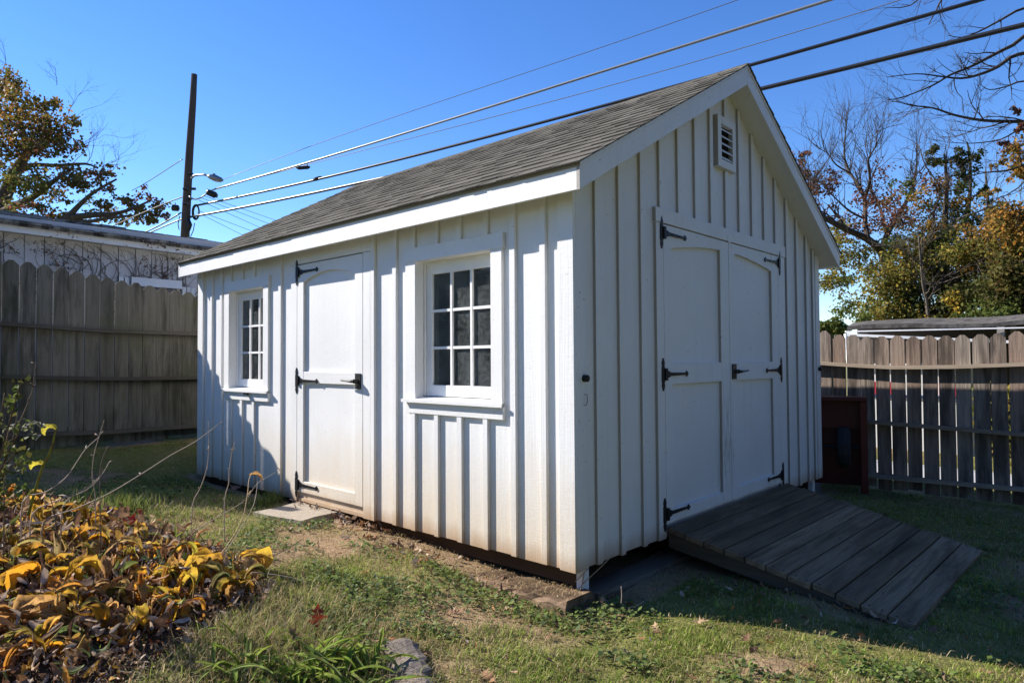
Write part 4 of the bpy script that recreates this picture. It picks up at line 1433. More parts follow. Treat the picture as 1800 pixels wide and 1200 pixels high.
# right: bare-topped tree
rg = np.random.default_rng(5)
DR = 20.0
Q = lambda x, y, dd=0: PX(x, y, DR + dd)


def base_at(x, d):
    b = PX(x, 600, d); b[2] = gh(b[0], b[1]) - .3
    return b


b_ = base_at(1600, DR)
t2 = empty('bare_tree', b_, 'tree with forked dark trunk and leafless top just right of the shed roof', 'tree')
m = MB(); tips = []
trunk = [b_, Q(1594, 566), Q(1581, 507), Q(1561, 469), Q(1551, 444)]
limb(m, trunk, .20, .135, 8)
sets = [([Q(1551, 444), Q(1526, 421, -.5), Q(1485, 402, -1), Q(1450, 383, -1.4), Q(1425, 366, -1.6), Q(1408, 350, -1.6)], .12, .045),
        ([Q(1551, 444), Q(1558, 415), Q(1580, 377, .5), Q(1599, 342, .8), Q(1611, 295, 1), Q(1611, 254, 1)], .10, .012),
        ([Q(1526, 421, -.5), Q(1521, 390, -.3), Q(1520, 352), Q(1510, 326), Q(1494, 304, .3), Q(1485, 279, .5), Q(1485, 247, .6), Q(1488, 216, .6)], .075, .010),
        ([Q(1520, 352), Q(1529, 317, -.5), Q(1526, 282, -.8), Q(1539, 257, -1), Q(1542, 232, -1)], .045, .010),
        ([Q(1558, 410), Q(1548, 368, .6), Q(1532, 333, 1), Q(1529, 295, 1.2), Q(1522, 262, 1.3)], .05, .010),
        ([Q(1521, 385), Q(1495, 372, -1), Q(1470, 350, -1.5), Q(1452, 330, -1.5)], .04, .010),
        ([Q(1494, 304, .3), Q(1470, 290), Q(1455, 270), Q(1440, 262)], .03, .008),
        ([Q(1581, 507), Q(1600, 470, .5), Q(1625, 455, 1), Q(1640, 420, 1.2)], .07, .03)]
for pts, r0, r1 in sets:
    P_, R_ = limb(m, pts, r0, r1, 6)
    for i in range(4, len(P_)):
        if P_[i][2] > CAM[2] + 3.6 or rg.random() < .35:
            for _ in range(2 if i > len(P_) * .5 else 1):
                d = (P_[i] - P_[i - 1]); d /= np.linalg.norm(d)
                twigs(m, P_[i], d + rg.normal(size=3) * .55 + np.array([0, 0, .45]), rg.uniform(.6, 1.25), max(.010, R_[i] * .45), 2, rg, tips, .25, .5)
m.build('trunk', BARK, t2, smooth=True)
cl = [(1500, 400, 30, 18, 'u', .5), (1540, 350, 40, 25, 'u', .3), (1575, 380, 35, 25, 'u', .35), (1600, 350, 30, 25, 'r', .3), (1555, 310, 30, 20, 'u', .18),
      (1470, 420, 30, 18, 'y', .6), (1500, 450, 30, 18, 'y', .8), (1530, 470, 24, 24, 'y', .7), (1460, 460, 20, 20, 'y', .8), (1450, 500, 24, 24, 'y', .6), (1480, 490, 24, 16, 'm', .6), (1520, 530, 30, 24, 'y', .5), (1480, 540, 26, 18, 'm', .35), (1590, 400, 20, 20, 'y', .5), (1570, 430, 22, 20, 'm', .7)]
V, F, cc = leafcloud(pxc(cl, DR, rg, 1.5, .42, PALS, 4.6), .078, rg)
tag(npmesh('crown', V, F, LEAF, t2, cc), kind='stuff')

# rust-leaved tree just behind the eave
b_ = base_at(1395, 22)
t3 = empty('rust_leaved_tree', b_, 'small rust brown leaved tree half hidden behind the shed gable', 'tree')
m = MB()
limb(m, [b_, PX(1396, 480, 22), PX(1405, 400, 22), PX(1420, 340, 22), PX(1440, 300, 22)], .16, .03, 7)
for k in range(10): twigs(m, PX(1405 + k * 4, 400 - k * 11, 22), rg.normal(size=3) + np.array([0, 0, .8]), 1.2, .02, 2, rg)
m.build('trunk', BARK, t3, smooth=True)
cl = [(1425, 318, 26, 20, 'u'), (1452, 312, 18, 16, 'u'), (1440, 335, 26, 14, 'u'), (1402, 272, 12, 10, 'u'), (1420, 268, 10, 7, 'u', .6), (1415, 300, 16, 14, 'u'), (1465, 330, 12, 12, 'u'), (1440, 360, 20, 12, 'u', .7), (1400, 360, 30, 40, 'u', .6)]
V, F, cc = leafcloud(pxc(cl, 22, rg, .8, .55, PALS, 1.4), .085, rg)
tag(npmesh('crown', V, F, LEAF, t3, cc), kind='stuff')

# ivy-clad tree
b_ = base_at(1668, 19)
t4 = empty('ivy_clad_tree', b_, 'slender tree with dark ivy clumps at its top among the right trees', 'tree')
m = MB()
R19 = lambda x, y, dd=0: PX(x, y, 19 + dd)
for pts, r0, r1 in (([b_, R19(1664, 520), R19(1660, 440), R19(1662, 370), R19(1664, 320), R19(1660, 270)], .15, .03),
                    ([R19(1637, 434), R19(1643, 396), R19(1640, 377), R19(1653, 333), R19(1627, 292), R19(1615, 254)], .05, .012),
                    ([R19(1662, 420), R19(1695, 390, .5), R19(1705, 340, .5), R19(1705, 280, .5), R19(1700, 250)], .08, .02),
                    ([R19(1664, 500), R19(1720, 450, 1), R19(1738, 390, 1), R19(1735, 340, 1), R19(1732, 300, 1)], .1, .02),
                    ([R19(1664, 400), R19(1690, 382, -1), R19(1725, 370, -1), R19(1760, 345, -1)], .04, .012)):
    P_, R_ = limb(m, pts, r0, r1, 6)
    for i in range(5, len(P_)):
        d = P_[i] - P_[i - 1]
        twigs(m, P_[i], d / np.linalg.norm(d) + rg.normal(size=3) * .7 + np.array([0, 0, .3]), rg.uniform(.5, 1.2), max(.009, R_[i] * .3), 2, rg, None, .2, .5)
m.build('trunk', BARK2, t4, smooth=True)
cl = [(1638, 272, 14, 10, 'd', 1.6), (1652, 288, 12, 9, 'd', 1.6), (1685, 278, 13, 13, 'd', 1.6), (1708, 276, 13, 10, 'd', 1.6), (1700, 300, 15, 14, 'd', 1.5), (1690, 325, 18, 16, 'm', .9), (1727, 338, 8, 7, 'd', 2.5), (1735, 362, 5, 16, 'd', 2), (1662, 330, 30, 24, 'r', .45), (1660, 370, 20, 30, 'm', .9), (1690, 355, 20, 16, 'r', .6), (1640, 320, 16, 20, 'u', .4), (1585, 330, 10, 20, 'm', .8), (1668, 410, 24, 30, 'o', .9), (1700, 385, 24, 18, 'd', .8)]
V, F, cc = leafcloud(pxc(cl, 19, rg, .5, .42, PALS), .075, rg)
tag(npmesh('crown', V, F, LEAF, t4, cc), kind='stuff')

# dense yellowing thickets
for name, bx_, d_, lab, cl in (
        ('yellow_green_tree', 1640, 17.5, 'bushy yellow green tree over the left half of the carport roof',
         [(1560, 500, 30, 30, 'y'), (1590, 470, 34, 30, 'y'), (1625, 450, 34, 30, 'y'), (1655, 430, 30, 30, 'm'), (1640, 490, 40, 34, 'd', 1.1), (1600, 520, 34, 30, 'm'), (1560, 545, 30, 22, 'y'), (1600, 560, 36, 18, 'd'), (1650, 545, 40, 26, 'd'), (1545, 565, 22, 12, 'Y', .8), (1640, 565, 30, 14, 'Y', .6), (1590, 445, 18, 14, 'Y', .3), (1690, 500, 30, 34, 'd', 1.1), (1670, 560, 30, 16, 'Y', .6), (1520, 560, 22, 16, 'm', .5), (1690, 445, 28, 24, 'y'), (1625, 400, 18, 18, 'r', .5)]),
        ('golden_tree', 1760, 16.0, 'broad golden and green tree at the right edge above the carport',
         [(1740, 470, 34, 30, 'r', .9), (1780, 440, 36, 36, 'y'), (1745, 410, 30, 26, 'r'), (1790, 390, 34, 30, 'r'), (1770, 380, 20, 16, 'u', .8), (1720, 520, 36, 30, 'd', 1.2), (1770, 510, 36, 34, 'd', 1.2), (1800, 480, 36, 40, 'y'), (1755, 416, 16, 8, 'Y', 1.2), (1740, 555, 40, 20, 'm'), (1790, 555, 36, 24, 'd', 1.2), (1720, 440, 22, 22, 'o'), (1690, 540, 16, 14, 'Y', .7), (1680, 525, 10, 14, 'Y', 1), (1775, 480, 30, 30, 'o'), (1830, 430, 40, 60, 'y'), (1840, 530, 40, 40, 'd'), (1795, 490, 14, 20, 'Y', .5)])):
    b_ = base_at(bx_, d_)
    tr = empty(name, b_, lab, 'tree')
    m = MB()
    PP = lambda x, y, dd=0: PX(x, y, d_ + dd)
    for k in range(5):
        x1, y1 = bx_ + rg.uniform(-75, 75), rg.uniform(400, 500)
        P_, R_ = limb(m, [b_ + rg.normal(size=3) * np.array([.15, .15, 0]), PP(bx_ + (x1 - bx_) * .3, 560, rg.uniform(-.5, .5)), PP(bx_ + (x1 - bx_) * .7, 500, rg.uniform(-1, 1)), PP(x1, y1, rg.uniform(-1.2, 1.2))], .055, .015, 6)
        for i in range(4, len(P_)):
            twigs(m, P_[i], rg.normal(size=3) + np.array([0, 0, .7]), rg.uniform(.6, 1.3), .014, 2, rg, None, .2, .6)
    m.build('trunk', BARK2, tr, smooth=True)
    V, F, cc = leafcloud(pxc(cl, d_, rg, 1.2, .62, PALS), .078, rg)
    tag(npmesh('crown', V, F, LEAF, tr, cc), kind='stuff')

# near leafless tree whose branches reach in from the right
DN = 11.0
N_ = lambda x, y, dd=0: PX(x, y, DN + dd)
b_ = base_at(1985, DN)
t5 = empty('leafless_tree', b_, 'leafless branches reaching in from the right edge below the black cables', 'tree')
m = MB()
rg = np.random.default_rng(9)
limb(m, [b_, N_(1975, 450), N_(1955, 330), N_(1930, 230), N_(1905, 120), N_(1890, -20), N_(1880, -150)], .17, .06, 8)
br = [([N_(1950, 300), N_(1880, 240), N_(1830, 218), N_(1790, 214), N_(1730, 212), N_(1680, 203), N_(1640, 190), N_(1605, 186), N_(1575, 178)], .045, .006),
      ([N_(1925, 215), N_(1860, 100), N_(1790, 96), N_(1755, 117), N_(1725, 130), N_(1690, 138), N_(1650, 134), N_(1610, 130), N_(1560, 136)], .040, .006),
      ([N_(1925, 215), N_(1850, 50), N_(1780, 80), N_(1740, 100), N_(1705, 118), N_(1670, 132), N_(1640, 150), N_(1590, 170), N_(1560, 176)], .038, .006),
      ([N_(1905, 120), N_(1850, 20), N_(1800, 15), N_(1760, 35), N_(1720, 56), N_(1690, 66), N_(1665, 62)], .03, .005),
      ([N_(1930, 230), N_(1850, 155), N_(1800, 143), N_(1770, 152), N_(1740, 158), N_(1725, 150)], .022, .005),
      ([N_(1960, 340), N_(1880, 300), N_(1810, 290), N_(1770, 300), N_(1735, 303), N_(1700, 310)], .03, .006),
      ([N_(1950, 320), N_(1870, 250), N_(1800, 228), N_(1760, 245), N_(1710, 252), N_(1665, 250)], .02, .005),
      ([N_(1890, -20), N_(1760, -60), N_(1680, -30), N_(1655, 0), N_(1645, 20), N_(1632, 44)], .03, .006),
      ([N_(1890, -20), N_(1760, -70), N_(1640, -20), N_(1600, 10), N_(1560, 14)], .022, .005),
      ([N_(1965, 400), N_(1880, 360), N_(1810, 320), N_(1790, 330), N_(1765, 345), N_(1740, 350)], .02, .005)]
for pts, r0, r1 in br:
    P_, R_ = limb(m, pts, r0, r1, 6)
    for i in range(7, len(P_)):
        if rg.random() < .85:
            d = P_[i] - P_[i - 1]; d /= np.linalg.norm(d)
            twigs(m, P_[i], d + rg.normal(size=3) * .55 + np.array([0, 0, .25 * rg.choice([1, 1, -.6])]), rg.uniform(.25, .7), max(.004, R_[i] * .5), 2, rg, None, .1, .5, 4)
m.build('trunk', BARK, t5, smooth=True)
cl = [(1785, 255, 14, 12, 'r', 1), (1795, 225, 8, 10, 'u', 1), (1788, 290, 14, 16, 'Y', .5), (1790, 310, 16, 16, 'r', .8), (1762, 250, 8, 8, 'u', .6), (1815, 270, 20, 40, 'r', .8), (1755, 285, 6, 12, 'r', .6), (1750, 340, 14, 10, 'r', .5), (1785, 195, 5, 8, 'u', 1)]
V, F, cc = leafcloud(pxc(cl, DN, rg, .5, .5, PALS, 2.0), .058, rg)
tag(npmesh('crown', V, F, LEAF, t5, cc), kind='stuff')

# far green tree, just a tuft left of the carport
b_ = base_at(1462, 30)
t6 = empty('far_green_tree', b_, 'small far green tree tuft between shed wall and carport', 'tree')
m = MB(); m.tube([b_, PX(1462, 580, 30)], [.15, .08], 6); m.build('trunk', BARK, t6)
V, F, cc = leafcloud(pxc([(1462, 574, 16, 10, 'm', 2.5), (1455, 580, 16, 10, 'm', 2.5), (1478, 582, 10, 8, 'm', 2)], 30, rg, .5, .8, PALS), .16, rg)
tag(npmesh('crown', V, F, LEAF, t6, cc), kind='stuff')
# sunlit shrubs along the alley, glimpsed between the pickets
for k, (x, y) in enumerate(((9.3, -2.6), (9.6, -1.2), (9.0, 5.2))):
    sh = empty('alley_shrub', (x, y, gh(x, y)), ['yellow green shrub behind the fence gaps at the right edge', 'yellow green shrub behind the fence gaps near the building with red panels', 'yellow green shrub behind the fence hidden by the red cart'][k], 'shrub')
    m = MB()
    for q in range(5): m.tube([(x, y, gh(x, y) - .05), (x + rg.uniform(-.4, .4), y + rg.uniform(-.4, .4), gh(x, y) + rg.uniform(.7, 1.2))], [.02, .006], 4)
    m.build('stem', BARK2, sh)
    V, F, cc = leafcloud([(np.array([x, y, gh(x, y) + .65]), (.55, .75, .5), 900, YELGRN)], .09, rg)
    tag(npmesh('crown', V, F, LEAF, sh, cc), kind='stuff')

# trees added unseen behind the camera to block sky light, mirrored in the panes
rg = np.random.default_rng(31)
cl = []
for k in range(240):
    an = rg.uniform(-1.75, 1.25)
    rr_ = 11.5 + rg.uniform(0, 4)
    x = rr_ * math.sin(an) * 1.15 + 1; y = -1.5 - rr_ * math.cos(an) * .95
    h = 9.0 + 2.4 * math.sin(x * .7) + 1.4 * math.sin(x * 1.9 + y)
    z = h * rg.uniform(.02, 1)
    cl.append((np.array([x, y, z + gh(x, y)]), (1.2, 1.0, 1.1), 110, DKGRN + OLIVE + DKGRN))
V, F, cc = leafcloud(cl, .42, rg)
tag(npmesh('sky_blocking_trees', V, F, LEAF, None, cc), kind='stuff')
# ================================================================== LAWN
def shed_zone(x, y):
    return (x > -.16) & (x < W + .02) & (y > -.06) & (y < L + .02)


def ramp_zone(x, y):
    return (x > .97) & (x < 2.95) & (y > -1.44) & (y < .02)


def slab_zone(x, y):
    c = np.mean(pts_slab, 0)
    ok = np.ones(np.shape(x), bool)
    for k in range(4):
        a, b = c + (pts_slab[k] - c) * 1.10, c + (pts_slab[(k + 1) % 4] - c) * 1.10
        sc_ = (b[0] - a[0]) * (c[1] - a[1]) - (b[1] - a[1]) * (c[0] - a[0])
        ok &= ((b[0] - a[0]) * (y - a[1]) - (b[1] - a[1]) * (x - a[0])) * sc_ > 0
    return ok


pts_slab = [G(447, 905), G(528, 924), G(612, 906), G(545, 884)]


def sample(n, x0, x1, y0, y1, power=1.1):
    ox, oy = [], []
    tot = 0
    while tot < n:
        x = NP.uniform(x0, x1, n); y = NP.uniform(y0, y1, n)
        d = np.hypot(x - CAM[0], y - CAM[1])
        vf = (x - CAM[0]) * FWD[0] + (y - CAM[1]) * FWD[1]
        vr = (x - CAM[0]) * RGT[0] + (y - CAM[1]) * RGT[1]
        seen = (vf > .8) & (np.abs(vr) < vf * .86 + .5)
        k = (NP.random(n) < (2.6 / np.maximum(d, 2.6)) ** power) & seen & ~shed_zone(x, y) & ~ramp_zone(x, y) & ~slab_zone(x, y)
        ox.append(x[k]); oy.append(y[k]); tot += k.sum()
    return np.concatenate(ox)[:n], np.concatenate(oy)[:n]


def blades(x, y, ln, wd, lean, col, zoff=0.0):
    n = len(x)
    z = ghv(x, y) + (vnoise(x, y, 3) - .5) * .025 + (vnoise(x, y, 9) - .5) * .012 - .004 + zoff
    th = NP.uniform(0, 2 * np.pi, n)
    dx, dy = np.cos(th), np.sin(th)
    px_, py_ = -dy, dx
    b = np.stack([x, y, z], 1)
    a1 = lean * .5; a2 = lean
    m1 = b + np.stack([dx * np.sin(a1), dy * np.sin(a1), np.cos(a1)], 1) * (ln * .55)[:, None]
    t2 = m1 + np.stack([dx * np.sin(a2 * 1.3), dy * np.sin(a2 * 1.3), np.cos(a2 * 1.3)], 1) * (ln * .5)[:, None]
    w = np.stack([px_, py_, 0 * px_], 1) * (wd * .5)[:, None]
    v = np.stack([b - w, b + w, m1 + w * .8, m1 - w * .8, t2 + w * .12, t2 - w * .12], 1).reshape(-1, 3)
    i = np.arange(n)[:, None] * 6
    f = np.concatenate([i + np.array([[0, 1, 2, 3]]), i + np.array([[3, 2, 4, 5]])], 0)
    c = np.repeat(col, 6, 0)
    return v, f, c


def pick(pal, n):
    pal = np.array(pal)
    return pal[NP.integers(0, len(pal), n)] * NP.uniform(.7, 1.35, n)[:, None]


GRASSM = m_leaf('grass_blade', .6, .42, .25)
GREEN = [(.16, .23, .028), (.21, .28, .04), (.27, .31, .055), (.14, .185, .045), (.30, .315, .08)]
STRAW = [(.44, .34, .17), (.36, .27, .13), (.52, .42, .24), (.30, .21, .10)]
VV, FF, CC = [], [], []
off = 0


def put(v, f, c):
    global off
    VV.append(v); FF.append(f + off); CC.append(c); off += len(v)


x, y = sample(300000, -3.6, 4.84, -3.2, 6.03)
bm = bare_mask(x, y); bd = bed_mask(x, y)
k = (NP.random(len(x)) > bm * 1.02) & (NP.random(len(x)) > bd * .96)
x, y, bm = x[k], y[k], bm[k]
cl_ = vnoise(x, y, 2.2) * .6 + vnoise(x, y, 6) * .4
dry = NP.random(len(x)) < np.clip(.15 + (vnoise(x, y, 1.1) - .45) * 1.2 + bm * .5, .06, .75)
ln = (.010 + .024 * np.clip((cl_ - .3) * 2.2, 0, 1.3)) * NP.uniform(.6, 1.5, len(x))
ln *= 1 + 1.0 * np.clip(1 - np.hypot(x + .95, y - 3.05) / .9, 0, 1) * (vnoise(x, y, 5) > .5)
col = np.where(dry[:, None], pick(STRAW, len(x)), pick(GREEN, len(x)) * (.45 + .75 * vnoise(x, y, 3.1) + .45 * vnoise(x + 3, y, 9))[:, None])
lean = np.where(dry, NP.uniform(.6, 1.4, len(x)), NP.uniform(.35, 1.4, len(x)))
put(*blades(x, y, ln, NP.uniform(.0028, .005, len(x)), lean, col))
# straw litter lying flat
x, y = sample(38000, -3.4, 5.2, -3.0, 5.5)
k = NP.random(len(x)) > bed_mask(x, y) * .5
x, y = x[k], y[k]
put(*blades(x, y, NP.uniform(.02, .06, len(x)), NP.uniform(.002, .0035, len(x)), NP.uniform(1.15, 1.5, len(x)), pick(STRAW + [(.16, .11, .06), (.12, .12, .05)], len(x)), .012))
n = 900
x = NP.uniform(-.15, .08, n); y = NP.uniform(-.04, 1.7, n)
v_, f_, c_ = blades(x, y, NP.uniform(.012, .05, n), NP.uniform(.002, .005, n), NP.uniform(1.2, 1.5, n), pick(STRAW + [(.20, .13, .07)], n))
v_[:, 2] += np.repeat(np.maximum(-.122 - .037 * y, ghv(x, y)) + .012 - ghv(x, y), 6)
put(v_, f_, c_)
# broad tufts: taller bunches
tx, ty = sample(520, -2.6, 4.5, -2.6, 4.0)
for a, b in zip(tx, ty):
    if bed_mask(a, b) > .4 or bare_mask(a, b) > .75: continue
    n = rnd.randint(14, 38)
    x = a + NP.normal(size=n) * .035; y = b + NP.normal(size=n) * .035
    if shed_zone(a, b): continue
    put(*blades(x, y, NP.uniform(.028, .06, n), NP.uniform(.003, .006, n), NP.uniform(.3, 1.3, n), pick(GREEN, n) * rnd.uniform(.8, 1.3)))
# long strawy fringe round the plant bed
an = NP.uniform(-2.2, 1.2, 9000)
x = -1.55 + NP.normal(size=9000) * .22 + .1 * np.cos(an); y = .55 + NP.normal(size=9000) * .38
k = bed_mask(x, y) < .7
x, y = x[k], y[k]
put(*blades(x, y, NP.uniform(.04, .12, len(x)), NP.uniform(.002, .0042, len(x)), NP.uniform(.3, 1.25, len(x)), np.where(NP.random(len(x))[:, None] < .6, pick(STRAW, len(x)), pick(GREEN, len(x)))))
# bright tuft left of the slab, and soft bunches along the shadow's edge
for (px_, py_, n, s, l0, l1) in ((478, 884, 260, .05, .06, .12), (462, 888, 160, .05, .05, .1), (205, 893, 420, .13, .06, .14), (160, 900, 260, .12, .05, .12), (230, 890, 200, .08, .05, .12)):
    g = G(px_, py_)
    x = g[0] + NP.normal(size=n) * s; y = g[1] + NP.normal(size=n) * s
    put(*blades(x, y, NP.uniform(l0, l1, n), NP.uniform(.003, .006, n), NP.uniform(.1, 1.0, n), pick([(.12, .17, .03), (.16, .21, .04), (.22, .22, .07)], n)))
tag(npmesh('grass', np.concatenate(VV), np.concatenate(FF), GRASSM, None, np.concatenate(CC)), kind='stuff')

# low weeds and clover in patches
x, y = sample(130000, -2.8, 4.7, -3.0, 5.2)
msk = np.clip((vnoise(x + 7, y + 3, 1.9) * .55 + vnoise(x, y + 9, 5.2) * .45 - .53) * 6, 0, 1)
stripe = np.clip(1.0 - np.abs(x + .30 + .06 * np.sin(y * 5)) / .15, 0, 1) * (vnoise(x, y, 5) > .42) * ((y > -.4) & (y < 1.6))
stripe = np.maximum(stripe, np.clip(1.2 - np.hypot(x + .05, y + .22) / .3, 0, 1))
sl = G(540, 925)
stripe = np.maximum(stripe, np.clip(1.2 - np.hypot((x - sl[0]) / .45, (y - sl[1]) / .22), 0, 1))
msk = np.maximum(msk, stripe)
k = (NP.random(len(x)) < msk) & (NP.random(len(x)) > bed_mask(x, y)) & (NP.random(len(x)) > bare_mask(x, y) * .6 * (stripe < .3))
x, y = x[k], y[k]
n = len(x)
z = ghv(x, y) + NP.uniform(.008, .045, n)
s = NP.uniform(.005, .017, n)[:, None]
th = NP.uniform(0, 2 * np.pi, n)
a = np.stack([np.cos(th), np.sin(th), NP.normal(size=n) * .35], 1); b = np.stack([-np.sin(th), np.cos(th), NP.normal(size=n) * .35], 1)
p_ = np.stack([x, y, z], 1)
v = np.stack([p_ - a * s, p_ + b * s * .75, p_ + a * s * 1.1, p_ - b * s * .75], 1).reshape(-1, 3)
tag(npmesh('clover', v, np.arange(len(v)).reshape(-1, 4), GRASSM, None, np.repeat(pick([(.12, .18, .035), (.16, .22, .045), (.09, .125, .045), (.20, .24, .08)], n), 4, 0)), kind='stuff')

# ================================================================== DEAD LEAVES
def litter(name, x, y, zoff, smin, smax, pal, curl=1.0, tilt=.6, nu=4, nv=3, jit=1.0):
    """curled dead leaves: small grids with a ragged outline, bent along and across"""
    n = len(x)
    z = ghv(x, y) + zoff
    s = NP.uniform(smin, smax, n)
    G_ = nu * nv
    u = np.linspace(-1, 1, nu)
    prof = np.sqrt(np.clip(1 - (u * .96) ** 2, .01, 1)) * (1 - .25 * u)
    wr = prof[None] * NP.uniform(.55, 1.1, (n, nu)) * NP.uniform(.35, .68, n)[:, None]
    gu = np.repeat(u, nv)[None] + NP.normal(size=(n, G_)) * .07 * jit
    gv = np.tile(np.linspace(-1, 1, nv), nu)[None] * np.repeat(wr, nv, 1) + NP.normal(size=(n, G_)) * .04 * jit
    k1 = NP.normal(size=n) * .9 * curl; k2 = np.abs(NP.normal(size=n)) * 1.5 * curl; k3 = NP.normal(size=n) * .5
    h = NP.normal(size=(n, G_)) * .06 * curl * jit + k1[:, None] * gu ** 2 * .3 + k2[:, None] * gv ** 2 + k3[:, None] * gu * gv
    shr = 1 / np.sqrt(1 + (k2[:, None] * gv * 1.6) ** 2)
    loc = np.stack([gu, gv * shr, h * shr], 2) * s[:, None, None] * .5
    q = NP.normal(size=(n, 4)) * np.array([1, tilt, tilt, 1.0]); q /= np.linalg.norm(q, axis=1)[:, None]
    a, b, c, d = q.T
    Rm = np.stack([np.stack([1 - 2 * (c * c + d * d), 2 * (b * c - a * d), 2 * (b * d + a * c)], 1), np.stack([2 * (b * c + a * d), 1 - 2 * (b * b + d * d), 2 * (c * d - a * b)], 1), np.stack([2 * (b * d - a * c), 2 * (c * d + a * b), 1 - 2 * (b * b + c * c)], 1)], 1)
    V = np.einsum('nij,nkj->nki', Rm, loc) + np.stack([x, y, z], 1)[:, None]
    f = [(i * nv + j, i * nv + j + 1, (i + 1) * nv + j + 1, (i + 1) * nv + j) for i in range(nu - 1) for j in range(nv - 1)]
    F = (np.arange(n)[:, None, None] * G_ + np.array(f)[None]).reshape(-1, 4)
    base = np.repeat(pick(pal, n)[:, None], G_, 1)
    edge = np.clip(np.abs(np.tile(np.linspace(-1, 1, nv), nu)), 0, 1)[None, :, None]
    base = base * (1.12 - .35 * edge) * NP.uniform(.8, 1.15, (n, G_, 1))
    return tag(npmesh(name, V.reshape(-1, 3), F, LEAFDRY, None, base.reshape(-1, 3), smooth=True), kind='stuff')


BROWN = [(.32, .20, .12), (.42, .29, .19), (.22, .13, .08), (.50, .38, .28), (.15, .085, .055), (.36, .18, .08), (.42, .34, .28)]
RED = [(.30, .05, .03), (.38, .11, .03)]
# the bed
bxs, bys = [], []
while len(bxs) < 7000:
    a, b = rnd.uniform(-3.2, -1.15), rnd.uniform(-.1, 3.1)
    if float(bed_mask(a, b)) > rnd.random(): bxs.append(a); bys.append(b)
bxs, bys = np.array(bxs), np.array(bys)
litter('leaf_litter', bxs, bys, NP.uniform(.0, .055, len(bxs)), .018, .065, BROWN + BROWN + BROWN + [(.42, .20, .04), (.46, .27, .06), (.30, .07, .03), (.14, .15, .05)], 1.7, 1.0)
k = NP.integers(0, len(bxs), 1500)
k = k[bed_mask(bxs[k] + .12, bys[k] - .1) > .3]
litter('large_leaf_litter', bxs[k], bys[k], NP.uniform(.02, .12, len(k)), .04, .10, BROWN + BROWN + [(.56, .26, .04), (.60, .36, .08), (.50, .33, .20), (.14, .18, .06), (.20, .24, .07)], 1.3, 1.2, 6, 5, .5)
# along the foot of the wall and at the door
x = np.r_[NP.normal(-.02, .03, 120) - .02, NP.normal(-.17, .07, 150)]; y = np.r_[NP.uniform(1.75, 2.95, 120), NP.uniform(.35, 2.2, 150)]
litter('leaf_litter', x, y, NP.uniform(.005, .05, len(x)), .025, .07, BROWN, 1.3)
x, y = sample(420, -1.4, 4.8, -2.6, 4.2, .6)
k = bed_mask(x, y) < .2
litter('leaf_litter', x[k], y[k], NP.uniform(.01, .035, k.sum()), .02, .055, BROWN)
x = NP.uniform(.9, 1.25, 60); y = NP.uniform(-1.35, -.6, 60)
litter('leaf_litter', x, y, NP.uniform(.01, .03, 60), .03, .06, BROWN)


def oak_leaf(name, pos, size, yaw, pitch, roll, col, label, group=None, lobes=4, curl=.3, cat='fallen leaf'):
    """a lobed leaf with a stalk"""
    half = [(-.50, .0), (-.42, .10)]
    for i in range(lobes):
        u = -.34 + .78 * i / lobes
        wv = .36 * math.sin(math.pi * (i + .8) / (lobes + .6)) + .08
        half += [(u + .02, .09), (u + .13, wv), (u + .16, wv * .72), (u + .20, .10)]
    half += [(.55, .06), (.66, .0)]
    outline = half + [(u, -v) for u, v in reversed(half[1:-1])]
    R_ = (Matrix.Rotation(yaw, 3, 'Z') @ Matrix.Rotation(pitch, 3, 'Y') @ Matrix.Rotation(roll, 3, 'X'))
    def tf(u, v):
        h = curl * (v * v * 1.6 + (u * u) * .5) + .06 * math.sin(u * 9 + v * 5)
        q = R_ @ Vector((u * size, v * size, h * size))
        return (pos[0] + q.x, pos[1] + q.y, pos[2] + q.z)
    vs, fs = [], []
    n = len(half)
    sp = [tf(u, 0) for u, v in half]
    vs += sp
    up = [tf(u, v) for u, v in half]; dn = [tf(u, -v) for u, v in half]
    vs += up + dn
    for i in range(n - 1):
        fs.append((i, i + 1, n + i + 1, n + i)); fs.append((i + 1, i, 2 * n + i, 2 * n + i + 1))
    m = MB(); m.add(vs, fs)
    m.tube([tf(-.5, 0), tf(-.7, .02), tf(-.85, .06)], [.012 * size, .010 * size, .008 * size], 4)
    o = npmesh_from(m, name, LEAFDRY, col)
    return tag(o, label, cat, group)


def npmesh_from(m, name, mat, col, parent=None, smooth=True):
    o = m.build(name, mat, parent, smooth)
    at = o.data.color_attributes.new('col', 'FLOAT_COLOR', 'POINT')
    c = np.asarray(col, float)
    n = len(o.data.vertices)
    c4 = np.ones((n, 4), np.float32)
    c4[:, :3] = c if c.ndim == 2 else np.tile(c, (n, 1)) * NP.uniform(.85, 1.15, (n, 1))
    at.data.foreach_set('color', c4.ravel())
    return o


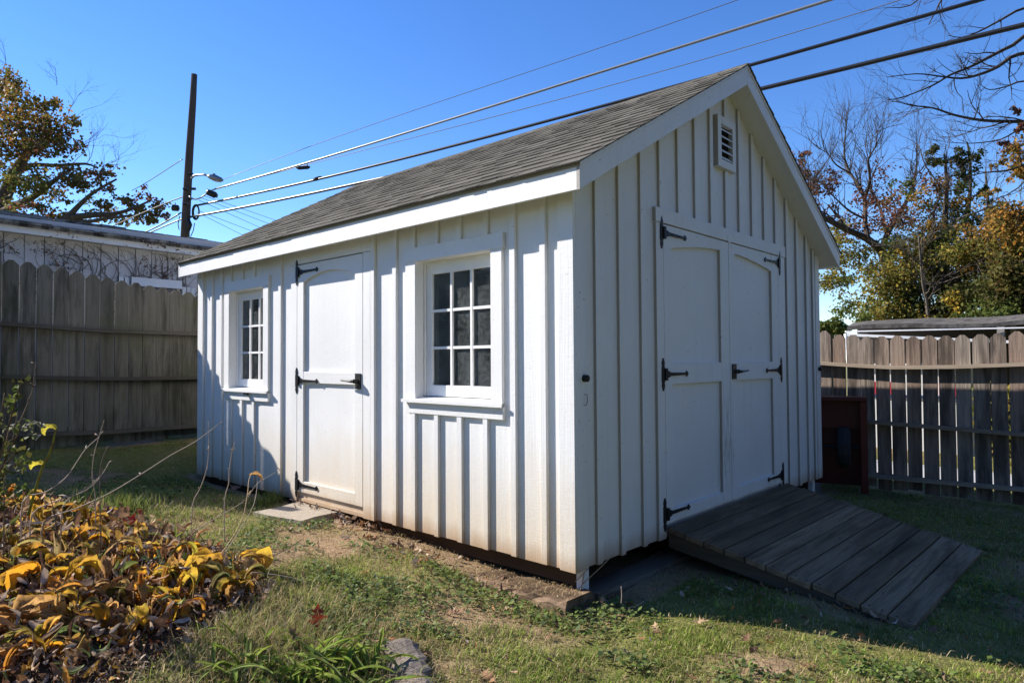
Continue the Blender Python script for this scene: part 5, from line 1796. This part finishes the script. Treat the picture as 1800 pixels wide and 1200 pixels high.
oak_leaf('oak_leaf', G(557, 1092, .045), .125, .9, -1.0, .5, (.34, .055, .025), 'bright red lobed oak leaf standing in the grass right of the plant bed', curl=.35)
oak_leaf('oak_leaf', G(226, 925, .07), .135, .6, -.9, .9, (.30, .030, .028), 'deep red lobed leaf at the back edge of the plant bed', curl=.4)
oak_leaf('oak_leaf', G(246, 900, .03), .075, 1.6, -.5, .3, (.28, .035, .03), 'small dark red leaf just behind the deep red leaf', curl=.4)
oak_leaf('oak_leaf', G(519, 1128, .05), .12, 2.2, -1.1, .2, (.15, .085, .055), 'curled brown oak leaf on edge above the strap leaved plant', curl=.6)
oak_leaf('oak_leaf', G(590, 1150, .04), .10, .3, -.8, .4, (.33, .11, .05), 'reddish brown leaf caught among the green strap leaves', curl=.5)
oak_leaf('oak_leaf', G(690, 1128, .02), .06, 1.2, -.3, .2, (.36, .15, .06), 'small orange brown leaf behind the weathered wood chunk', curl=.5)
oak_leaf('oak_leaf', G(1060, 1058, .03), .06, .7, -.7, .2, (.42, .26, .16), 'pale curled leaf at the shadow edge below the timber corner', curl=.8)
oak_leaf('oak_leaf', G(1110, 1062, .02), .08, 2.7, -.4, .5, (.30, .20, .15), 'brown leaf among weeds right of the pale curled leaf', curl=.6)
oak_leaf('oak_leaf', G(412, 858, .03), .14, .2, -.2, .2, (.26, .15, .10), 'brown leaf lying in the fence shadow beside the shed', curl=.4)
LOOSE = [(966, 1118, 'directly below the timber corner, on the front lawn'), (1310, 1122, 'on the lawn just below the ramp\'s near edge'), (1352, 1128, 'right of the one below the ramp\'s near edge'),
         (1420, 1170, 'low on the front lawn under the ramp\'s lowest plank'), (1215, 1190, 'at the bottom edge below the double doors'), (895, 1068, 'in the bare soil left of the timber corner'),
         (1152, 1104, 'in weeds right below the shed corner\'s shadow'), (1230, 1092, 'on the shadow\'s very edge before the ramp'), (1640, 1106, 'in the shade beyond the ramp\'s foot'),
         (740, 1015, 'on bare soil below the big window'), (470, 972, 'on the grass between plant bed and slab'), (640, 1005, 'on the lawn below the slab\'s right end'),
         (860, 1190, 'at the bottom edge right of the wood chunk'), (1020, 1180, 'low on the front lawn below the timber corner'), (1100, 1145, 'in mid lawn below the white corner board'),
         (1508, 1126, 'at the shadow edge under the ramp\'s foot'), (1730, 1180, 'in the bottom right corner of the lawn'), (800, 1075, 'on the lawn above the wood chunk')]
for a, b, where in LOOSE:
    oak_leaf('fallen_leaf', G(a, b, .022), rnd.uniform(.05, .085), rnd.uniform(0, 6), rnd.uniform(-.5, .2), rnd.uniform(-.5, .5), rnd.choice([(.40, .20, .07), (.30, .17, .09), (.44, .30, .18), (.24, .13, .08)]),
             'small brown leaf ' + where, 'loose brown leaves scattered on the lawn', 3, rnd.uniform(.4, .9))

# ================================================================== PLANT BED
HLEAF = m_leaf('plantain_lily_leaf', .85, .48, .05, dirt=1.0)


def hosta_leaf(base, yaw, length, width, lift, droop, pal, curl, parent, stalk=.5, crum=.3):
    """stalk, then an oval blade folded along its midrib, arching over"""
    NS, NB = 4, 9
    pts = []
    ang = lift
    p = np.array(base, float)
    d2 = np.array([math.cos(yaw), math.sin(yaw), 0])
    side = np.array([-d2[1], d2[0], 0])
    tot = NS + NB
    step = length / NB
    path = []
    tw = rnd.uniform(-.12, .12)
    for i in range(tot + 1):
        path.append((p.copy(), ang))
        st = step if i >= NS else length * stalk / NS
        p = p + (d2 * math.cos(ang) + np.array([0, 0, 1]) * math.sin(ang)) * st
        g_ = gh(p[0], p[1]) + .008
        if p[2] < g_: p[2] = g_ + rnd.uniform(0, .01); ang = max(ang, -.1)
        ang -= droop / tot * (1.6 if i > NS else .8)
        d2 = d2 * math.cos(tw) + side * math.sin(tw); side = np.array([-d2[1], d2[0], 0])
    vs, fs, cs = [], [], []
    base_c = np.array(rnd.choice(pal)); tip_c = np.array(rnd.choice(pal)); edge = np.array(rnd.choice(pal))
    rib = rnd.uniform(.5, 3)
    for i, (q, an) in enumerate(path):
        u = (i - NS) / NB
        wv = .004 if i < NS else max(.0035, width * .5 * math.sin(math.pi * min(1, max(0, u * .93 + .05))) ** .75 * (1 - .18 * u))
        up = np.array([-math.sin(an) * d2[0], -math.sin(an) * d2[1], math.cos(an)])
        for j in (-1, -.66, -.33, 0, .33, .66, 1):
            hgt = curl * wv * (abs(j) ** 1.4) + wv * .10 * math.sin(i * rib + j * 5) * abs(j)
            w2 = wv * (1 - .18 * curl * abs(j)) * rnd.uniform(.86, 1.1)
            hgt += wv * rnd.gauss(0, .10) * crum + (.004 if round(j * 3) % 2 else -.003) * crum * (i >= NS)
            vs.append(q + side * j * w2 + up * hgt)
            f = min(1, max(0, u))
            c = base_c * (1 - f) + tip_c * f
            c = c * (1 - .55 * abs(j) ** 2) + edge * .55 * abs(j) ** 2
            if i < NS: c = np.array((.42, .30, .12))
            cs.append(c * rnd.uniform(.78, 1.15))
    for i in range(tot):
        for j in range(6): fs.append((i * 7 + j, i * 7 + j + 1, i * 7 + 8 + j, i * 7 + 7 + j))
    m = MB(); m.add(vs, fs)
    return npmesh_from(m, 'leaf', HLEAF, np.array(cs), parent)


HY = [(.82, .38, .02), (.86, .46, .03), (.74, .30, .02), (.66, .46, .05)]
HT = [(.62, .33, .09), (.52, .25, .07), (.40, .20, .07), (.64, .42, .19)]
HG = [(.13, .19, .05), (.20, .25, .06), (.09, .14, .06), (.48, .42, .06)]
HB = [(.30, .15, .06), (.40, .23, .12), (.20, .11, .055)]
MIXP = dict(a=HY + HT + HY + HB, b=HY + HT + HY + HG + HB, c=HG + HG + HY + HT, d=HT + HB + HT, e=HY + HG + HT)
plants = [(30, 900, 'b', 11, .17, 'yellow and green lily clump at the far left back of the bed'),
          (95, 925, 'c', 12, .19, 'greenest lily clump, behind the bed\'s left end'),
          (20, 965, 'e', 9, .18, 'lily clump with one orange leaf cut by the left edge'),
          (165, 930, 'b', 9, .14, 'low yellowing lily clump by the green grass tuft'),
          (120, 985, 'c', 12, .2, 'dark green and orange lily clump left of the bed\'s middle'),
          (60, 1035, 'b', 10, .19, 'wilted mixed lily clump low at the left'),
          (190, 1010, 'a', 13, .18, 'bright orange lily clump in the middle of the bed'),
          (255, 985, 'b', 10, .15, 'half browned small lily clump behind the bed\'s middle'),
          (265, 1040, 'a', 13, .19, 'large orange lily clump with broad folded leaves, front middle of bed'),
          (330, 985, 'a', 11, .17, 'yellow lily clump at the bed\'s back right with an arching leaf'),
          (345, 1030, 'e', 12, .19, 'green and yellow lily clump just inside the right end'),
          (405, 1015, 'a', 11, .19, 'golden lily clump drooping over the bed\'s right end'),
          (415, 1045, 'e', 9, .17, 'lowest lily clump at the right end over the dry grass'),
          (150, 1065, 'd', 10, .17, 'shrivelled brown lily clump at the bed\'s front'),
          (85, 1075, 'b', 10, .18, 'mixed orange and green lily clump near the grey stone'),
          (225, 1070, 'e', 9, .17, 'green backed lily clump sunk low at the bed\'s front middle'),
          (320, 1078, 'a', 9, .17, 'orange lily clump lowest before the grass at the front'),
          (35, 1115, 'd', 9, .17, 'brown wilted lily clump left of the grey stone'),
          (115, 1112, 'b', 9, .16, 'mixed lily clump right of the grey stone in the dead leaves'),
          (190, 1112, 'd', 8, .15, 'tan lily clump lying in the dead leaves at the bed\'s front'),
          (250, 1105, 'e', 7, .14, 'green and orange lily clump at the bed\'s grassy front edge'),
          (70, 1160, 'b', 9, .17, 'lily clump nearest the bottom left corner'),
          (15, 1020, 'c', 10, .19, 'dark green lily clump cut by the left edge'),
          (225, 960, 'c', 8, .14, 'small green lily clump below the deep red leaf')]
for px_, py_, pk, nl, ll, lab in plants:
    g = G(px_, py_)
    hp = empty('lily_plant', g, lab, 'plant', 'withering lily clumps in the plant bed')
    for k in range(int(nl * .85) + 3):
        yaw = 2 * math.pi * k / nl + rnd.uniform(-.5, .5)
        wilt = rnd.random()
        s = ll * rnd.uniform(.6, 1.15)
        hosta_leaf(g + np.array([rnd.uniform(-.05, .05), rnd.uniform(-.05, .05), .03]), yaw, s * rnd.uniform(.6, 1.1), s * rnd.uniform(.30, .60) * (1 - .6 * (wilt > .55)), rnd.uniform(.7, 1.3),
                   rnd.uniform(2.0, 3.4), MIXP[pk], rnd.uniform(.15, .8) + (wilt > .6) * .9, hp, rnd.uniform(.35, .75), rnd.choice([.8, 1.6, 2.6]))
    for k in range(4):                                   # bare limp leaf stalks
        a_ = rnd.uniform(0, 6.28); r_ = rnd.uniform(.08, .2); h_ = rnd.uniform(.05, .14)
        e_ = np.array([g[0] + r_ * math.cos(a_), g[1] + r_ * math.sin(a_), 0]); e_[2] = gh(e_[0], e_[1]) + rnd.uniform(.01, .05)
        mid = (g + e_) / 2 + np.array([rnd.uniform(-.03, .03), rnd.uniform(-.03, .03), h_])
        m = MB(); limb(m, [g, mid, e_], .0035, .0018, 4)
        npmesh_from(m, 'stalk', HLEAF, np.array(rnd.choice([(.50, .36, .20), (.40, .30, .12), (.30, .20, .12), (.28, .30, .08)])), hp)

# the two tall arching leaves
def yellow_shoot(pix, d, leaves, label):
    P_ = [PX(x, y, d) for x, y in pix]
    o = empty('yellow_shoot', P_[0], label, 'plant stem')
    m = MB()
    limb(m, P_, .008, .004, 6)
    st = npmesh_from(m, 'stem', HLEAF, np.array((.20, .22, .05)), o)
    for (x, y, yaw, ln, wd, lf, dr) in leaves:
        hosta_leaf(PX(x, y, d), yaw, ln, wd, lf, dr, [(.55, .48, .05), (.62, .52, .07), (.45, .40, .05)], .9, o, .02)
    return o


dS = 3.75
yellow_shoot([(50, 905), (60, 868), (75, 820), (88, 795), (95, 770), (98, 752)], dS, [(98, 756, 2.4, .09, .055, 1.3, 2.6), (76, 818, 3.2, .07, .05, .9, 1.8)], 'slim green shoot with yellow leaf tips standing above the bed at the left')
yellow_shoot([(293, 1008), (297, 985), (305, 968), (318, 956), (330, 953)], 3.62, [(328, 953, -.75, .12, .05, -.1, 2.2)], 'arching yellow leaf stem near the bed\'s right end')

# dry stalks
STALK = m_plain('dry_stalk', (.34, .27, .21), .8, 0, .3, 20)
STALKD = m_plain('dark_stalk', (.13, .09, .065), .8, 0, .3, 20)
stalks = [([(77, 916), (130, 895), (190, 868), (250, 832), (300, 800), (345, 775), (386, 744)], 3.7, 3.9, .0046, STALK, 'longest pale dry stalk slanting from the bed up across the shed corner'),
          ([(40, 882), (80, 865), (115, 840), (135, 812), (150, 790), (175, 767)], 3.6, 3.8, .0045, STALK, 'pale dry stalk curving up to a twig fork left of the long stalk'),
          ([(56, 905), (100, 880), (150, 858), (178, 835), (192, 812)], 3.6, 3.7, .004, STALK, 'pair of crossing pale stalks low on the left, upper one'),
          ([(110, 890), (150, 862), (170, 846), (190, 818)], 3.65, 3.75, .003, STALK, 'thin pale stalk crossing under its twin on the left'),
          ([(168, 880), (162, 840), (165, 800), (175, 765), (183, 738)], 3.7, 3.7, .003, STALK, 'upright twig with budded tip beside the fork'),
          ([(176, 965), (176, 890), (176, 830), (182, 800), (191, 783)], 3.5, 3.6, .003, STALKD, 'dark upright stem rising through the orange leaves'),
          ([(338, 890), (352, 858), (363, 825), (367, 790), (366, 740)], 4.1, 4.1, .0038, STALK, 'grey upright stalk before the shed\'s far corner'),
          ([(395, 880), (402, 850), (403, 825), (409, 790), (413, 776)], 4.2, 4.2, .0036, STALK, 'grey stalk leaning slightly, second from the shed\'s far corner'),
          ([(330, 945), (380, 910), (430, 880), (452, 850), (492, 826)], 3.9, 4.1, .0034, STALK, 'thin pale twig crossing the shed wall below the door'),
          ([(362, 1005), (395, 965), (425, 915), (435, 870), (438, 842), (446, 829), (456, 829)], 3.6, 4.0, .0042, m_plain('tan_stalk', (.48, .33, .18), .8, 0, .3, 20), 'tan stalk with a curled dry leaf at its tip'),
          ([(365, 1010), (400, 965), (440, 900), (450, 870), (453, 838)], 3.6, 4.0, .003, STALK, 'grey stalk leaning beside the tan curled one'),
          ([(430, 992), (470, 980), (500, 967), (530, 948)], 3.75, 4.0, .0035, STALKD, 'dark twig lying out over the lawn from the bed'),
          ([(430, 1008), (470, 1008), (510, 1014), (545, 1025)], 3.5, 3.4, .0024, STALK, 'thin straw arching over the lawn right of the bed'),
          ([(10, 780), (35, 740), (50, 705), (58, 680), (63, 640)], 3.3, 3.3, .0035, STALKD, 'dark branching stem against the left fence'),
          ([(0, 800), (22, 772), (30, 725)], 3.3, 3.3, .003, STALKD, 'short dark stem beside the left shrub'),
          ([(260, 1010), (258, 965), (250, 925), (243, 905)], 3.4, 3.6, .002, STALKD, 'thin reddish stem right of the deep red leaf'),
          ([(98, 925), (95, 900), (88, 872)], 3.5, 3.5, .004, STALKD, 'stubby dark stem among the orange leaves')]
for pix, d0, d1, r, mat, lab in stalks:
    n = len(pix)
    P_ = [PX(x, y, d0 + (d1 - d0) * i / (n - 1)) for i, (x, y) in enumerate(pix)]
    g = P_[0].copy(); g[2] = min(g[2], gh(g[0], g[1])) - .02
    P_ = [g] + P_ if P_[0][2] - g[2] > .03 else P_
    m = MB()
    limb(m, P_, r, r * .45, 5)
    for k in range(rnd.randint(2, 5)):                   # side buds and stubs
        i = rnd.randint(1, len(P_) - 1)
        q = P_[i]; m.tube([q, q + np.array([rnd.uniform(-.02, .02), rnd.uniform(-.02, .02), rnd.uniform(.0, .025)])], [r * .7, r * .9], 4)
    tag(m.build('dry_stalk', mat, None, smooth=True), lab, 'dry stalk')
hl = empty('curled_leaf', PX(446, 829, 4.0), 'dry curled leaf hanging at the tip of the tan stalk', 'dry leaf')
hosta_leaf(PX(438, 835, 4.0), YAW - 1.4 + math.pi / 2 * 0, .085, .03, .5, 1.4, HT, 1.2, hl, .02)

# green shrub at the left edge
SHR = empty('leafy_shrub', G(-20, 960), 'small leaved green shrub at the left edge in front of the fence', 'shrub')
m = MB(); rg = np.random.default_rng(21); ps = []
dd = 3.1
g = PX(-40, 930, dd)
for (x, y) in ((8, 690), (38, 665), (22, 720), (40, 745), (30, 790), (45, 800), (12, 830), (40, 860), (-10, 760), (5, 880)):
    pts = [g + rg.normal(size=3) * .02, PX(-25 + (x + 25) * .4, 860 - (860 - y) * .3, dd + rg.uniform(-.1, .1)), PX(x, y, dd + rg.uniform(-.15, .15))]
    P_, _ = limb(m, pts, .005, .002, 4)
    for q in P_[4:]:
        for _ in range(2): ps.append(q + rg.normal(size=3) * .02)
npmesh_from(m, 'stem', HLEAF, np.array((.16, .12, .07)), SHR)
V, F, cc = leafcloud([(p_, (.022, .022, .018), 3, DKGRN + MIDGRN) for p_ in ps], .032, rg)
tag(npmesh('foliage', V, F, LEAF, SHR, cc), kind='stuff')
SH2 = empty('seed_head', PX(52, 752, 3.3), 'white fluffy seed head on the dark stem at the left', 'seed head')
V, F, cc = leafcloud([(PX(x, y, 3.3), (.018, .018, .014), 18, [(.34, .32, .27), (.22, .23, .13), (.12, .14, .07)]) for x, y in ((46, 752), (55, 745), (70, 742), (58, 762), (78, 748))], .016, rg)
npmesh('fluff', V, F, LEAF, SH2, cc)

# cobweb-like grass bits left out; strap leaved plant in the front
strap_sites = [(560, 1200, 46, .25), (470, 1195, 30, .23), (630, 1205, 26, .25), (420, 1188, 16, .2), (520, 1172, 26, .18), (590, 1178, 22, .18)]
labs = ['densest clump of bright green strap leaves at the bottom middle', 'strap leaved clump left of the densest one', 'strap leaved clump beside the weathered wood chunk', 'leftmost strap leaved clump by the dead leaves', 'short strap leaved clump under the brown oak leaf', 'short strap leaved clump under the reddish brown leaf']
SG = [(.22, .31, .04), (.19, .29, .04), (.25, .36, .05), (.14, .21, .04), (.30, .37, .08), (.20, .25, .11)]
for (px_, py_, n, ln), lab in zip(strap_sites, labs):
    g = G(px_, py_)
    o = empty('strap_leaf_plant', g, lab, 'plant', 'strap leaved clumps in the front lawn')
    for k in range(n):
        yaw = rnd.uniform(0, 6.28)
        hosta_leaf(g + np.array([rnd.uniform(-.09, .09), rnd.uniform(-.09, .09), .0]), yaw, ln * rnd.uniform(.55, 1.1), rnd.uniform(.016, .032), rnd.uniform(.5, 1.35), rnd.uniform(.6, 1.8), SG, rnd.uniform(.2, .9), o, .08)
for (px_, py_, n, ln, lab) in ((460, 1150, 4, .15, 'pair of upright grey green blades left of the brown oak leaf'), (425, 1130, 3, .13, 'few bright green blades at the edge of the dead leaves'), (300, 962, 4, .2, 'long thin green blades behind the bed\'s right end'), (575, 1085, 3, .12, 'few green blades beside the bright red oak leaf')):
    g = G(px_, py_)
    o = empty('grass_clump', g, lab, 'plant')
    for k in range(n):
        hosta_leaf(g + np.array([rnd.uniform(-.03, .03), rnd.uniform(-.03, .03), 0]), rnd.uniform(0, 6.28), ln * rnd.uniform(.7, 1.1), rnd.uniform(.008, .018), rnd.uniform(.8, 1.4), rnd.uniform(.3, 1.2), SG, .6, o, .1)
# thin straws standing at the timber's corner
for pix, lab in (([(1020, 1043), (1026, 1012), (1028, 1004)], 'short straw standing at the timber corner'), ([(1011, 1022), (1028, 1005), (1035, 998)], 'seed headed straw before the white post'), ([(1024, 1026), (1052, 1000), (1078, 974)], 'long straw slanting under the double door wall'), ([(1092, 1060), (1093, 1045), (1092, 1030)], 'bare stub stalk standing at the shadow edge'), ([(1105, 1068), (1122, 1062), (1132, 1056)], 'leaning stub stalk beside the bare one')):
    d0 = 3.75 if pix[0][1] < 1050 else 3.55
    m = MB(); limb(m, [PX(x, y, d0) for x, y in pix], .003, .0022, 5)
    tag(m.build('straw', STALK, None, smooth=True), lab, 'straw')

# weathered wood chunk and a grey stone
WCH = m_wood('weathered_chunk', (.17, .14, .115), (.30, .26, .22), (.14, .115, .1), 'x', (.06, .05, .045), bump=1.2)
a, b = G(702, 1138), G(722, 1235)
ax = (b - a) / np.linalg.norm(b - a); sd = np.array([ax[1], -ax[0], 0])
m = MB()
vs, fs = [], []
n = 12
for i in range(n + 1):
    s = i / n
    c = a + (b - a) * s
    wl = .085 * (1 + .12 * math.sin(i * 2.1)) * (.75 + .35 * min(1, s * 3)); wr = .075 * (1 + .15 * math.sin(i * 1.7 + 1))
    top = .038 + .006 * math.sin(i * 1.3)
    for u, h in ((-wl, -.06), (-wl * 1.02, top * .6), (-wl * .7, top), (-.02, top + rnd.uniform(0, .008)), (wr * .6, top * .95), (wr, top * .5), (wr, -.06)):
        vs.append(c + sd * (u + rnd.uniform(-.004, .004)) + np.array([0, 0, h]))
for i in range(n):
    for k in range(6): fs.append((i * 7 + k, i * 7 + k + 1, i * 7 + 8 + k, i * 7 + 7 + k))
fs.append(tuple(range(6, -1, -1))); fs.append(tuple(n * 7 + k for k in range(7)))
m.add(vs, fs)
tag(m.build('wood_chunk', WCH), 'weathered grey wood chunk sunk in the grass at the bottom middle', 'wood')
g = G(58, 1122)
m = MB(); m.ball((g[0], g[1], g[2] + .01), .06, .045, .038, 12, 8, .12)
tag(m.build('stone', m_plain('grey_stone', (.17, .17, .18), .85, 0, .35, 20), None, smooth=True), 'rounded grey stone among the dead leaves at the lower left', 'stone')
